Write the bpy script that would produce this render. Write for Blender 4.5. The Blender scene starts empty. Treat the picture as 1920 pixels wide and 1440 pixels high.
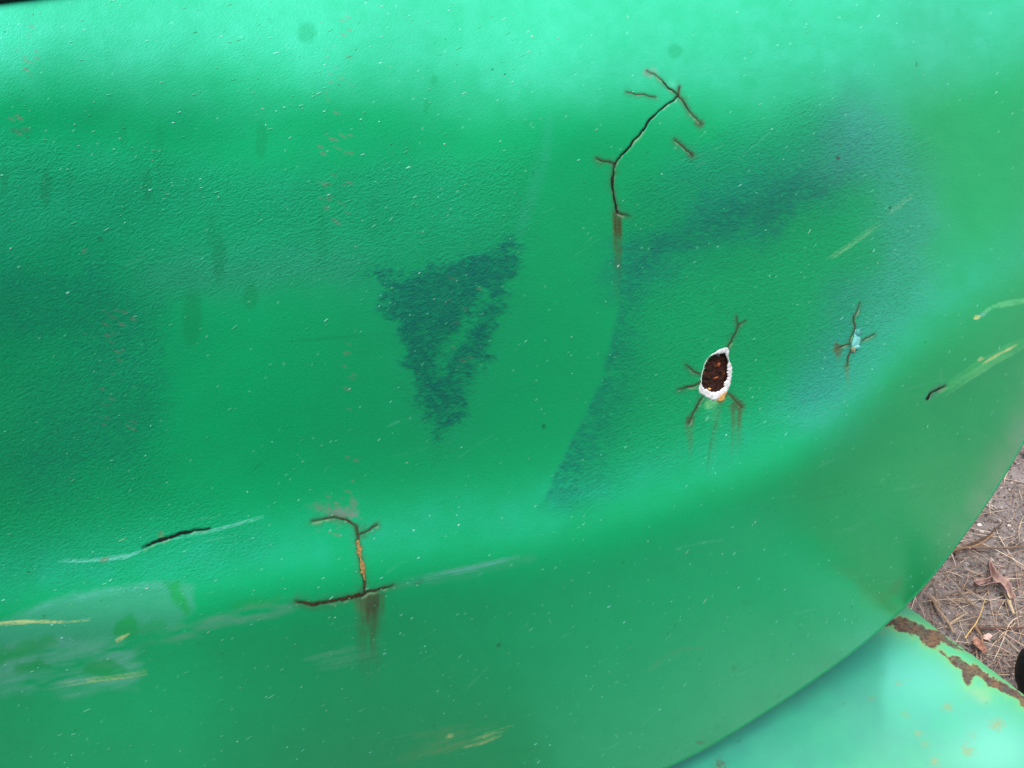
import bpy, math, random
import numpy as np
random.seed(7)
rng = np.random.default_rng(7)
R = math.radians
scene = bpy.context.scene
col = scene.collection

# ------------------------------------------------------------------ camera
W, H = 1920.0, 1440.0
PITCH = R(38.0)
CAMZ = 1.30
FPX = 1493.0                                  # focal length in photograph pixels
cd = bpy.data.cameras.new('camera')
cd.sensor_width = 36.0
cd.lens = 36.0 * FPX / W
cd.clip_start = 0.01
cd.clip_end = 2000.0
cam = bpy.data.objects.new('camera', cd)
cam.location = (0, 0, CAMZ)
cam.rotation_euler = (math.pi / 2 - PITCH, 0, 0)
col.objects.link(cam)
scene.camera = cam

# ------------------------------------------------------------------ sky and sun (bright overcast)
SUN_EL, SUN_AZ = R(80), R(205)                # azimuth clockwise from +Y (north)
world = bpy.data.worlds.new('World')
scene.world = world
world.use_nodes = True
wt = world.node_tree
bg = wt.nodes['Background']
sky = wt.nodes.new('ShaderNodeTexSky')
sky.sky_type = 'NISHITA'
sky.sun_disc = False
sky.sun_elevation = SUN_EL
sky.sun_rotation = SUN_AZ
sky.air_density = 1.0
sky.dust_density = 1.0
sky.ozone_density = 1.0
wt.links.new(sky.outputs[0], bg.inputs[0])
bg.inputs[1].default_value = 0.075
sd = bpy.data.lights.new('sun', 'SUN')
sd.energy = 4.6
sd.angle = R(50)
sd.color = (1.0, 0.99, 0.96)
sun = bpy.data.objects.new('sun', sd)
# direction the light comes from
sdir = np.array([math.sin(SUN_AZ) * math.cos(SUN_EL), math.cos(SUN_AZ) * math.cos(SUN_EL), math.sin(SUN_EL)])
from mathutils import Vector
sun.rotation_euler = Vector(sdir.tolist()).to_track_quat('Z', 'Y').to_euler()
sun.location = (sdir * 5).tolist()
col.objects.link(sun)
scene.view_settings.view_transform = 'Standard'
scene.view_settings.look = 'None'
scene.view_settings.gamma = 1.0
scene.view_settings.exposure = 0.62
scene.render.engine = 'CYCLES'

# ------------------------------------------------------------------ helpers
cP, sP = math.cos(PITCH), math.sin(PITCH)

def cam_to_world(x, y, z):
    """camera space (x right, y up, z back) -> world"""
    X = x
    Y = y * sP - z * cP
    Z = CAMZ + y * cP + z * sP
    return np.stack([X, Y, Z], -1)

def unproj(px, py, D):
    a = (np.asarray(px, float) - W / 2) / FPX
    b = (H / 2 - np.asarray(py, float)) / FPX
    return cam_to_world(a * D, b * D, -np.asarray(D, float) + 0 * a)

def at_plane(px, py, z):
    a = (np.asarray(px, float) - W / 2) / FPX
    b = (H / 2 - np.asarray(py, float)) / FPX
    dz = b * cP - sP
    D = (z - CAMZ) / dz
    return unproj(px, py, D)

def proj(p):
    x = p[..., 0]; dy = p[..., 1]; dz = p[..., 2] - CAMZ
    yc = dy * sP + dz * cP
    zc = -dy * cP + dz * sP
    return W / 2 + FPX * x / (-zc), H / 2 - FPX * yc / (-zc)

def hash2(ix, iy, seed):
    h = (ix.astype(np.int64) * 374761393 + iy.astype(np.int64) * 668265263 + seed * 982451653) & 0x7fffffff
    h = ((h ^ (h >> 13)) * 1274126177) & 0x7fffffff
    h = h ^ (h >> 16)
    return (h & 0xffff) / 65535.0

def noise(x, y, sc, seed=0, octv=1):
    """value noise in -1..1, feature size sc"""
    out = 0.0; amp = 1.0; tot = 0.0
    for o in range(octv):
        u = np.asarray(x) / sc; v = np.asarray(y) / sc
        iu = np.floor(u); iv = np.floor(v)
        fu = u - iu; fv = v - iv
        fu = fu * fu * fu * (fu * (fu * 6 - 15) + 10); fv = fv * fv * fv * (fv * (fv * 6 - 15) + 10)
        a = hash2(iu, iv, seed + o * 17); b = hash2(iu + 1, iv, seed + o * 17)
        c = hash2(iu, iv + 1, seed + o * 17); d = hash2(iu + 1, iv + 1, seed + o * 17)
        out = out + amp * ((a * (1 - fu) + b * fu) * (1 - fv) + (c * (1 - fu) + d * fu) * fv)
        tot += amp; amp *= 0.5; sc = sc * 0.5
    return out / tot * 2 - 1

def sstep(e0, e1, x):
    t = np.clip((x - e0) / (e1 - e0), 0, 1)
    return t * t * (3 - 2 * t)

def seg_dist(X, Y, pts):
    """distance to a polyline, and the parameter 0..1 of the closest point"""
    best = np.full(X.shape, 1e9); par = np.zeros(X.shape)
    pts = np.array(pts, float)
    L = np.concatenate([[0], np.cumsum(np.hypot(*np.diff(pts, axis=0).T))])
    for i in range(len(pts) - 1):
        ax, ay = pts[i]; dx, dy = pts[i + 1] - pts[i]
        l2 = dx * dx + dy * dy + 1e-9
        t = np.clip(((X - ax) * dx + (Y - ay) * dy) / l2, 0, 1)
        d = np.hypot(X - ax - t * dx, Y - ay - t * dy)
        m = d < best
        best = np.where(m, d, best)
        par = np.where(m, (L[i] + t * math.sqrt(l2)) / L[-1], par)
    return best, par

def in_poly(X, Y, poly):
    c = np.zeros(X.shape, bool)
    n = len(poly)
    for i in range(n):
        x0, y0 = poly[i]; x1, y1 = poly[(i + 1) % n]
        if y0 == y1: continue
        m = ((Y < y0) != (Y < y1)) & (X < (x1 - x0) * (Y - y0) / (y1 - y0) + x0)
        c ^= m
    return c

def window(xs, ys, x0, x1, y0, y1):
    i0, i1 = np.searchsorted(xs, [x0, x1]); j0, j1 = np.searchsorted(ys, [y0, y1])
    return slice(max(j0, 0), j1), slice(max(i0, 0), i1)

def mesh_from(name, V, F, mat=None, parent=None, smooth=True):
    V = np.asarray(V, np.float32).reshape(-1, 3)
    F = np.asarray(F, np.int32)
    me = bpy.data.meshes.new(name)
    me.vertices.add(len(V)); me.vertices.foreach_set('co', V.ravel())
    k = F.shape[1]
    me.loops.add(F.size); me.loops.foreach_set('vertex_index', F.ravel())
    me.polygons.add(len(F))
    me.polygons.foreach_set('loop_start', np.arange(0, F.size, k, dtype=np.int32))
    me.update(calc_edges=True)
    me.validate()
    if smooth: me.shade_smooth()
    o = bpy.data.objects.new(name, me)
    col.objects.link(o)
    if mat: me.materials.append(mat)
    if parent is not None: o.parent = parent
    return o

def set_color(o, name, arr):
    at = o.data.attributes.new(name, 'FLOAT_COLOR', 'POINT')
    c = np.ones((len(o.data.vertices), 4), np.float32); c[:, :arr.shape[-1]] = arr.reshape(-1, arr.shape[-1])
    at.data.foreach_set('color', c.ravel())

def set_float(o, name, arr):
    at = o.data.attributes.new(name, 'FLOAT', 'POINT')
    at.data.foreach_set('value', np.asarray(arr, np.float32).ravel())

def grid_faces(ny, nx):
    i = np.arange(ny * nx).reshape(ny, nx)
    return np.stack([i[1:, :-1], i[1:, 1:], i[:-1, 1:], i[:-1, :-1]], -1).reshape(-1, 4)

def lin(*c):
    c = np.array(c, float) / 255.0
    return np.where(c <= 0.04045, c / 12.92, ((c + 0.055) / 1.055) ** 2.4)

def empty(name, loc=(0, 0, 0)):
    o = bpy.data.objects.new(name, None); col.objects.link(o); o.location = loc
    o.empty_display_size = 0.05
    return o

def tag(o, label=None, cat=None, group=None, kind=None):
    if label: o['label'] = label
    if cat: o['category'] = cat
    if group: o['group'] = group
    if kind: o['kind'] = kind
    return o

# node material builder
class Mat:
    def __init__(s, name, rough=0.5, spec=0.5, color=(0.5, 0.5, 0.5)):
        s.m = bpy.data.materials.new(name); s.m.use_nodes = True
        s.t = s.m.node_tree; s.b = s.t.nodes['Principled BSDF']
        s.b.inputs['Roughness'].default_value = rough
        s.b.inputs['Specular IOR Level'].default_value = spec
        s.b.inputs['Base Color'].default_value = (*color, 1)
    def n(s, typ, **kw):
        nd = s.t.nodes.new(typ)
        for k, v in kw.items(): setattr(nd, k, v)
        return nd
    def l(s, a, b): s.t.links.new(a, b)
    def attr(s, name):
        return s.n('ShaderNodeAttribute', attribute_name=name)
    def noise(s, vec, scale, detail=2, rough=0.5):
        nd = s.n('ShaderNodeTexNoise'); nd.inputs['Scale'].default_value = scale
        nd.inputs['Detail'].default_value = detail; nd.inputs['Roughness'].default_value = rough
        if vec is not None: s.l(vec, nd.inputs['Vector'])
        return nd
    def mapping(s, vec, scale=(1, 1, 1), rot=(0, 0, 0)):
        nd = s.n('ShaderNodeMapping'); nd.vector_type = 'TEXTURE'; nd.inputs['Scale'].default_value = scale; nd.inputs['Rotation'].default_value = rot
        s.l(vec, nd.inputs['Vector']); return nd.outputs[0]
    def math(s, op, a, b=0.0, clamp=False):
        nd = s.n('ShaderNodeMath', operation=op, use_clamp=clamp)
        for i, v in enumerate((a, b)):
            if hasattr(v, 'is_output'): s.l(v, nd.inputs[i])
            else: nd.inputs[i].default_value = v
        return nd.outputs[0]
    def mix(s, fac, a, b, blend='MIX'):
        nd = s.n('ShaderNodeMix', data_type='RGBA', blend_type=blend)
        for i, v in ((0, fac), (6, a), (7, b)):
            if hasattr(v, 'is_output'): s.l(v, nd.inputs[i])
            elif isinstance(v, (int, float)): nd.inputs[i].default_value = v
            else: nd.inputs[i].default_value = (*v, 1)
        return nd.outputs[2]
    def rng(s, v, a, b, c=0.0, d=1.0):
        nd = s.n('ShaderNodeMapRange'); s.l(v, nd.inputs[0])
        for i, k in enumerate((a, b, c, d)): nd.inputs[i + 1].default_value = k
        return nd.outputs[0]
    def bump(s, h, dist, strength=1.0):
        nd = s.n('ShaderNodeBump')
        s.l(h, nd.inputs['Height'])
        if hasattr(strength, 'is_output'): s.l(strength, nd.inputs['Strength'])
        else: nd.inputs['Strength'].default_value = strength
        nd.inputs['Distance'].default_value = dist
        s.l(nd.outputs[0], s.b.inputs['Normal']); return nd

# ------------------------------------------------------------------ the big curved panel
def axis(lo, hi, a, b, step, far):
    inner = np.arange(a, b + step, step)
    l = []; x = a; st = step
    while x > lo: st = min(st * 1.15, far); x -= st; l.append(x)
    r = []; x = inner[-1]; st = step
    while x < hi: st = min(st * 1.15, far); x += st; r.append(x)
    return np.array(l[::-1] + list(inner) + r)

xs = axis(-420, 2120, -10, 1930, 1.9, 14)
ys = axis(-300, 1660, -10, 1450, 1.9, 14)
X, Y = np.meshgrid(xs, ys)

EDGE = np.array([(-500, 1570), (-100, 1570), (300, 1565), (700, 1550), (1000, 1520), (1150, 1479), (1250, 1438), (1330, 1398), (1420, 1343),
                 (1500, 1291), (1580, 1235), (1640, 1187), (1690, 1142), (1730, 1100), (1765, 1058), (1800, 1010),
                 (1835, 963), (1865, 918), (1893, 872), (1922, 822), (1955, 755), (1990, 660), (2020, 540),
                 (2045, 380), (2060, 150), (2065, -100), (2065, -400)], float)
def resample(pts, step, closed=False):
    pts = np.array(pts, float)
    if closed: pts = np.vstack([pts, pts[:1]])
    L = np.concatenate([[0], np.cumsum(np.hypot(*np.diff(pts, axis=0).T))])
    n = max(2, int(round(L[-1] / step)) + 1)
    t = np.linspace(0, L[-1], n)
    # Catmull-like smooth by interpolating then averaging
    out = np.stack([np.interp(t, L, pts[:, 0]), np.interp(t, L, pts[:, 1])], -1)
    return out[:-1] if closed else out
ED = resample(EDGE, 6.0)
for _ in range(40):
    ED[1:-1] = 0.25 * ED[:-2] + 0.5 * ED[1:-1] + 0.25 * ED[2:]
# for an x,y: is it outside?  outside = beyond the curve (lower right)
EDGE_POLY = [(-600, -600)] + [tuple(p) for p in ED] + [(2065, -600)]

edge_d, _ = seg_dist(X, Y, ED[::6])

def ip(v, ks, vs):
    return sum(w * np.interp(v + o, ks, vs) for o, w in ((-110, .12), (-70, .16), (-35, .2), (0, .2), (35, .14), (70, .1), (110, .08)))

# elevation (degrees) of the surface's facing direction: how far it looks up
RIDGE = [(-500, 1180), (0, 1110), (250, 1085), (420, 1070), (600, 1045), (800, 1012), (1000, 992), (1150, 945), (1300, 895), (1420, 850),
         (1520, 790), (1610, 725), (1690, 640), (1780, 560), (1950, 470), (2150, 420)]
ry = ip(X, [p[0] for p in RIDGE], [p[1] for p in RIDGE])
rd = Y - ry                                    # + below the ridge
def E_field():
    yT = ip(X, [-400, 0, 300, 700, 1000, 1300, 1600, 1920, 2100], [130, 140, 145, 160, 168, 155, 140, 84, 74])
    wd = ip(X, [0, 600, 1100, 1500, 1920], [215, 205, 180, 210, 210])
    top = 1 - sstep(-1.0, 1.0, (Y - yT) / wd)
    base = ip(Y, [-300, 220, 420, 650, 900, 1100, 1300, 1900], [14, 14, 12, 6, 4, 2, -3, 2])
    E = base + top * 46
    # ledge that looks up at the sky above the lower crease
    amp = ip(X, [-500, 0, 400, 620, 900, 1100, 1300, 1500, 1700, 1900], [11, 16, 25, 29, 25, 19, 20, 20, 10, 4])
    up = np.where(rd < 0, np.exp(-(rd / 120.0) ** 2), np.exp(-(rd / 72.0) ** 2))
    E = E + amp * up
    # hollow under the crease, right hand side
    E = E - ip(X, [0, 1000, 1300, 1600, 1900], [2, 2, 3, 8, 8]) * np.exp(-((rd - 110) / 80.0) ** 2)
    sy = Y - np.interp(X, [1500, 1740, 1800, 1850, 1900, 1940, 2100], [860, 752, 716, 684, 656, 636, 560])
    E = E - 8 * sstep(1690, 1800, X) * np.where(sy > 0, sstep(-6, 14, sy) * np.exp(-(sy / 110.0) ** 2), sstep(-6, 14, sy))
    # soft dents
    def bl(cx, cy, rx, ry_, a):
        return a * np.exp(-((X - cx) / rx) ** 2 - ((Y - cy) / ry_) ** 2)
    E = E + bl(870, 330, 160, 120, 8) + bl(1420, 420, 260, 90, -6)
    E = E + bl(1830, 480, 130, 220, 9) + bl(1560, 560, 120, 160, 3) + bl(1280, 620, 120, 140, 3)
    E = E + bl(60, 560, 200, 120, -5) + bl(1500, 1200, 200, 110, -3)
    E = E + 10 * sstep(950, 350, X) * sstep(200, 300, Y) + bl(350, 1330, 500, 130, 4)
    return E
E = np.radians(E_field())
t = np.tan(E - PITCH)
Bc = (H / 2 - Y) / FPX
qb = t / (1 - Bc * t)
# integrate depth (log) along every column from the row y = 600
dB = -np.diff(ys) / FPX
seg = 0.5 * (qb[1:] + qb[:-1]) * dB[:, None]
q = np.vstack([np.zeros((1, X.shape[1])), np.cumsum(seg, 0)])
j0 = int(np.searchsorted(ys, 600))
q = q - q[j0:j0 + 1]
# sideways shape: nearly straight on the left, curving away at the right
xr = X[0]
qh = 0.00 + 0.10 * ((xr - 700) / 1000.0) ** 2 * np.where(xr < 700, 0.25, 0.3) + 0.12 * (np.maximum(0, xr - 1500) / 500.0) ** 3
qh = qh + 0.60 * (xr - 960) / FPX          # the panel runs away from the viewer to the right
q = q + math.log(0.60) + qh[None, :]
# the right-hand rim rolls away from the viewer
wr = sstep(1080, 820, Y) * sstep(1500, 1750, X)
q = q + wr * 0.036 * np.exp(-edge_d / 55.0) * 1.2
q = q + 0.012 * np.exp(-edge_d / 30.0) * (1 - wr)
# long very shallow waves of hammered sheet
q = q + 0.0013 * noise(X, Y, 180, 5, 2) + 0.00028 * noise(X, Y, 60, 9, 2)
Q0 = q.copy()

def q_at(px, py):
    px = np.asarray(px, float); py = np.asarray(py, float)
    i = np.clip(np.searchsorted(xs, px) - 1, 0, len(xs) - 2); j = np.clip(np.searchsorted(ys, py) - 1, 0, len(ys) - 2)
    fx = np.clip((px - xs[i]) / (xs[i + 1] - xs[i]), 0, 1); fy = np.clip((py - ys[j]) / (ys[j + 1] - ys[j]), 0, 1)
    return (Q0[j, i] * (1 - fx) + Q0[j, i + 1] * fx) * (1 - fy) + (Q0[j + 1, i] * (1 - fx) + Q0[j + 1, i + 1] * fx) * fy

def on_panel(px, py, lift=0.0):
    """world point on the panel, lifted off it (metres)"""
    px = np.asarray(px, float); py = np.asarray(py, float)
    D = np.exp(q_at(px, py))
    e = 3.0
    p = unproj(px, py, D)
    a = unproj(px + e, py, np.exp(q_at(px + e, py))) - unproj(px - e, py, np.exp(q_at(px - e, py)))
    b = unproj(px, py - e, np.exp(q_at(px, py - e))) - unproj(px, py + e, np.exp(q_at(px, py + e)))
    n = np.cross(a, b); n /= np.linalg.norm(n, axis=-1, keepdims=True) + 1e-12
    return p + n * np.asarray(lift)[..., None] if np.ndim(lift) else p + n * lift

# --- marks on the paint (own colours, plus some sheen and shade painted in)
CRACKS = [  # points, width px, taper, tone, groove depth (m)
    ([(1273, 178), (1258, 190), (1240, 204), (1222, 221), (1209, 237), (1196, 256), (1180, 275), (1165, 293), (1152, 309)], 5.6, 'mid', 'black', .0016),
    ([(1152, 307), (1150, 330), (1147, 350), (1152, 376), (1158, 400)], 8.0, 'mid', 'brownblack', .0016),
    ([(1272, 178), (1252, 164), (1238, 149), (1226, 138), (1213, 133)], 6.0, 'end', 'brownblack', .0008),
    ([(1274, 162), (1272, 178), (1285, 196), (1296, 210), (1304, 222), (1315, 233)], 8.5, 'end', 'brown', .0006),
    ([(1174, 172), (1190, 177), (1208, 178), (1230, 182)], 5.0, 'both', 'brown', .0005),
    ([(1119, 297), (1134, 303), (1152, 307)], 8.0, 'both', 'brown', .0006),
    ([(1157, 397), (1166, 402), (1179, 405)], 8.0, 'end', 'brown', .0006),
    ([(1265, 262), (1282, 276), (1299, 292)], 8.5, 'start', 'brown', .0006),
    ([(1363, 655), (1371, 640), (1378, 624), (1384, 609), (1381, 594)], 6.0, 'end', 'brown', .0008),
    ([(1384, 609), (1398, 601)], 4.5, 'end', 'brown', .0004),
    ([(1314, 703), (1300, 694), (1286, 684)], 6.5, 'end', 'brown', .0006),
    ([(1315, 717), (1296, 724), (1272, 730)], 6.5, 'end', 'brown', .0008),
    ([(1317, 744), (1306, 764), (1297, 779), (1292, 794)], 7.0, 'start', 'brown', .0008),
    ([(1364, 737), (1377, 748), (1391, 763)], 9.0, 'start', 'rust', .0006),
    ([(1613, 568), (1604, 588), (1600, 600), (1602, 614), (1596, 630), (1593, 646)], 5.0, 'both', 'brown', .0006),
    ([(1616, 639), (1627, 632), (1640, 626)], 5.0, 'both', 'brown', .0005),
    ([(1593, 645), (1582, 648), (1572, 652)], 4.5, 'both', 'brown', .0005),
    ([(1596, 655), (1591, 670), (1588, 686)], 6.0, 'both', 'brown', .0005),
    ([(585, 977), (604, 974), (626, 970), (650, 974), (667, 984), (671, 1002)], 8.0, 'start', 'brown', .0008),
    ([(671, 1003), (690, 994), (707, 984)], 9.0, 'end', 'brown', .0007),
    ([(669, 988), (672, 1018), (677, 1050), (682, 1082), (684, 1112)], 11.0, 'mid', 'brown', .0012),
    ([(556, 1128), (580, 1132), (606, 1131), (640, 1123), (676, 1115)], 12.0, 'start', 'rustblack', .0010),
    ([(676, 1117), (690, 1109), (712, 1106), (737, 1097)], 9.0, 'end', 'rustblack', .0010),
    ([(268, 1027), (300, 1012), (326, 1004), (352, 997), (394, 991)], 9.0, 'both', 'black', .0010),
    ([(1737, 749), (1745, 738), (1757, 731), (1772, 723)], 9.0, 'end', 'black', .0006),
]
def jagged(pts, seed, amp=1.5):
    p = resample(pts, 3.0)
    n = len(p); k = np.arange(n) * 1.0
    env = np.minimum(1, np.minimum(k, n - 1 - k) / 4.0)
    tg = np.gradient(p, axis=0); tg /= np.linalg.norm(tg, axis=1, keepdims=True) + 1e-9
    o_ = amp * (noise(k, k * 0, 5.0, seed, 1) + .7 * noise(k, k * 0 + 9, 1.7, seed + 3, 1)) * env
    return [tuple(v) for v in p + np.stack([-tg[:, 1], tg[:, 0]], -1) * o_[:, None]]
CRACKS = [(jagged(p, 60 + i), w, tp, tone, dep) for i, (p, w, tp, tone, dep) in enumerate(CRACKS)]
dD = np.zeros_like(X)                          # inward displacement in metres
for pts, w, tp, tone, dep in CRACKS:
    p = np.array(pts, float)
    sl = window(xs, ys, p[:, 0].min() - 24, p[:, 0].max() + 24, p[:, 1].min() - 24, p[:, 1].max() + 24)
    d, _ = seg_dist(X[sl], Y[sl], p)
    lip = 0.0001 * np.exp(-((d - w * 0.9) / 3.0) ** 2)
    dD[sl] = np.maximum(dD[sl], .55 * dep * (1 - sstep(w * 0.12, w * 0.5, d)))
sl = window(xs, ys, 1290, 1390, 640, 765)
HOLE_IN = [(1359, 664), (1362, 675), (1365, 680), (1363, 687), (1362, 698), (1364, 709), (1358, 717), (1358, 725), (1348, 732), (1336, 735),
           (1331, 731), (1323, 726), (1318, 720), (1319, 703), (1321, 689), (1326, 678), (1333, 669), (1345, 667)]
HOLE_OUT = [(1363, 652), (1367, 657), (1365, 666), (1366, 674), (1370, 682), (1373, 691), (1371, 703), (1370, 716), (1366, 730), (1358, 740), (1350, 747),
            (1341, 751), (1330, 749), (1322, 742), (1313, 739), (1310, 730), (1314, 717), (1315, 704), (1319, 691), (1322, 679), (1329, 669), (1340, 661), (1352, 654)]
hole_mask = np.zeros(X.shape, bool)
hole_mask[sl] = in_poly(X[sl], Y[sl], [(x * .97 + 1341 * .03, y * .97 + 702 * .03) for x, y in HOLE_OUT])
d, _ = seg_dist(X[sl], Y[sl], HOLE_OUT + HOLE_OUT[:1])
dD[sl] -= 0.0005 * np.exp(-(d / 6.0) ** 2)
dD[sl] += 0.001 * in_poly(X[sl], Y[sl], HOLE_OUT)

# scratch grooves / scraped dent lower left
def soft_poly(poly, feather, jag=0.0, js=20, seed=3, pad=60):
    p = np.array(poly, float)
    s = window(xs, ys, p[:, 0].min() - pad, p[:, 0].max() + pad, p[:, 1].min() - pad, p[:, 1].max() + pad)
    xx, yy = X[s], Y[s]
    if jag:
        jx = jag * noise(xx * .9 - yy * .3, yy * 1.4, js, seed, 3); jy = jag * noise(xx, yy * 1.3, js, seed + 50, 3)
        xx = xx + jx; yy = yy + jy
    d, _ = seg_dist(xx, yy, list(poly) + [poly[0]])
    d = np.where(in_poly(xx, yy, poly), -d, d)
    m = np.zeros_like(X)
    m[s] = 1 - sstep(-feather, feather, d)
    return m

def soft_line(pts, w, feather=2.0, jag=0, seed=1):
    p = np.array(pts, float)
    s = window(xs, ys, p[:, 0].min() - w * 2 - 20, p[:, 0].max() + w * 2 + 20, p[:, 1].min() - w * 2 - 20, p[:, 1].max() + w * 2 + 20)
    xx, yy = X[s], Y[s]
    d, par = seg_dist(xx, yy, p)
    ww = w * 0.5 * (0.35 + 0.65 * np.sin(np.pi * np.clip(par, 0.02, .98)) ** 0.6)
    if jag: ww = ww * (1 + jag * noise(xx, yy, 14, seed, 2))
    m = np.zeros_like(X)
    m[s] = 1 - sstep(0, 1, (d - ww) / feather + 0.5)
    if jag: m[s] *= np.clip(.72 + .75 * noise(xx * .9 + yy * .2, yy * 2.2, 5, seed + 3, 2) + .35 * noise(xx, yy * 2, 22, seed + 8, 2), 0, 1)
    return m

BASE = lin(0, 158, 88)
C = np.zeros(X.shape + (3,)) + BASE
GL = 0.44 - 0.17 * sstep(1000, 1120, Y + 0.12 * X) * sstep(900, 1350, X) - 0.13 * sstep(1250, 1450, X) * sstep(1760, 1690, X) * sstep(950, 1020, Y)                    # roughness
RL = np.zeros(X.shape)                         # relief of the coarse sprayed paint
def paint(mask, rgb, k=1.0):
    global C
    m = (mask * k)[..., None]
    C = C * (1 - m) + np.asarray(rgb) * m

# tone drift of old hand-sprayed paint
n1 = noise(X, Y, 420, 21, 3)
paint(np.clip(0.5 + n1, 0, 1), lin(26, 150, 84), 0.35)
paint(sstep(1450, 1900, X + noise(X, Y, 200, 4, 2) * 80), lin(30, 158, 86), 0.6)
paint(sstep(1080, 1400, Y) * 1.0, lin(26, 158, 94), 0.6)

# cyan sky sheen painted into the colour: upward top, ledge, bluish band at left
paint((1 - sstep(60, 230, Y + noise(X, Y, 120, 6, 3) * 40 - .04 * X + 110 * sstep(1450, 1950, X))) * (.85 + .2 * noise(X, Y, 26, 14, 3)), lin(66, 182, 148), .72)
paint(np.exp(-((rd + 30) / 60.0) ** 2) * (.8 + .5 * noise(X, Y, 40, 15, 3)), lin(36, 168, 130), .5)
paint(np.exp(-((Y - 400) / 150.0) ** 2) * sstep(1000, 800, X) * (.6 + .5 * noise(X, Y, 60, 16, 3)), lin(30, 152, 112), .4)
# coarse relief zones
relief = np.zeros_like(X)
relief += 0.75 * soft_poly([(-60, 250), (200, 300), (560, 330), (1000, 300), (985, 440), (960, 520), (930, 620), (880, 760), (830, 850), (790, 830), (740, 640), (690, 520), (430, 560), (300, 600), (330, 900), (520, 1010), (400, 1080), (-60, 1100)], 45, 26, 60, 3)
relief += 0.8 * soft_poly([(1190, 340), (1500, 190), (1740, 260), (1730, 560), (1560, 760), (1350, 860), (1060, 960), (1040, 940), (1130, 760), (1170, 600), (1165, 470)], 40, 20, 50, 8)
relief = np.clip(relief, 0, 1)
bare = [soft_poly([(310, 560), (480, 540), (680, 545), (740, 660), (790, 850), (640, 930), (420, 860), (330, 720)], 40, 20, 60, 77)]
for b in bare: relief *= 1 - 0.85 * b
RL = 0.16 + .98 * relief
# the dark grey-teal patch in the middle
TRI = [(690, 505), (760, 520), (810, 508), (860, 482), (920, 462), (972, 440), (970, 490), (955, 540), (940, 590), (915, 640), (900, 700), (870, 770), (838, 818), (810, 826), (790, 760), (765, 700), (740, 620), (710, 560)]
grain = noise(X * .8 + Y * .55, Y * 1.5 - X * .6, 9, 90, 2)
tri = soft_poly(TRI, 34, 20, 34, 12)
holes_ = np.clip(soft_poly([(885, 530), (925, 540), (905, 600), (860, 660), (825, 700), (812, 660), (850, 620), (880, 575)], 16, 18, 34, 31), 0, 1)
tri = tri * (1 - 0.62 * holes_) * (1 - .3 * sstep(700, 830, Y))
tri = sstep(.22, .92, tri - .05 + .26 * grain + .34 * noise(X, Y, 42, 61, 3))
grain = noise(X * .8 + Y * .55, Y * 1.5 - X * .6, 9, 90, 2)
tri_g = np.clip(tri * (0.84 + 0.4 * grain), 0, 1)
paint(tri_g, lin(14, 84, 80), 0.8)
GL = GL + 0.12 * tri; RL = RL + 0.7 * tri
halo = soft_poly([(560, 470), (740, 450), (900, 400), (1000, 400), (985, 640), (850, 880), (770, 830), (700, 640), (600, 520)], 50, 26, 50, 41)
paint(halo * (0.5 + 0.5 * grain) * (1 - tri), lin(40, 150, 118), 0.20)
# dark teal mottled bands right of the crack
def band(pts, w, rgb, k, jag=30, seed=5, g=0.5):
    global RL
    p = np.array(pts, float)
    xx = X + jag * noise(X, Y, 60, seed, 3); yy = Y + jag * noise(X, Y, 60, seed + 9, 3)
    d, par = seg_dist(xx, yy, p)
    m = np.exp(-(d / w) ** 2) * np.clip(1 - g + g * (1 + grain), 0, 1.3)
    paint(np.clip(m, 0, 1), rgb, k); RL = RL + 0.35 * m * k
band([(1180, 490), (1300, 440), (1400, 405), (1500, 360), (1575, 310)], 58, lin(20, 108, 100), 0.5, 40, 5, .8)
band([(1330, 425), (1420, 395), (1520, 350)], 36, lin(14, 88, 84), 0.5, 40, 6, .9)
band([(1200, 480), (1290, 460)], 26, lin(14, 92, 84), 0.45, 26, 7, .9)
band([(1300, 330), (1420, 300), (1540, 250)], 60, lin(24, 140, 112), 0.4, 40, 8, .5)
band([(1570, 300), (1590, 240), (1600, 200)], 50, lin(62, 130, 118), 0.5, 20, 15, .3)  # greyish teal sky reflection, painted as colour
band([(1640, 240), (1700, 380), (1700, 520), (1620, 640), (1540, 760)], 64, lin(66, 162, 148), 0.50, 26, 25, .35)  # pale reflection along the convex ridge, painted into the colour
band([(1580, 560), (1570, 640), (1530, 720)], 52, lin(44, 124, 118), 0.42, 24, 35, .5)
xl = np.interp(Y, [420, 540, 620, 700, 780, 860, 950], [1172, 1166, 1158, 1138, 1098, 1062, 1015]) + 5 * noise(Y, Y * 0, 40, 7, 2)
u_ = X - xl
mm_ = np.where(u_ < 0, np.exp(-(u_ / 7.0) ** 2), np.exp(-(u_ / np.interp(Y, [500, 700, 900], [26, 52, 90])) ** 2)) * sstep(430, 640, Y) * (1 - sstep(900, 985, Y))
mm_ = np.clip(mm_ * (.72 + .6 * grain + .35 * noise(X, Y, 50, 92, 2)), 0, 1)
paint(mm_, lin(14, 98, 90), .62); RL = RL + .5 * mm_  # mottled band, with the dent's shading beside the crease painted in
band([(-60, 570), (80, 570), (220, 600), (210, 780), (100, 840)], 90, lin(20, 104, 88), 0.36, 60, 65, 1.0)
band([(300, 520), (500, 505), (640, 500)], 45, lin(60, 150, 120), 0.35, 20, 66, .3)
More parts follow.
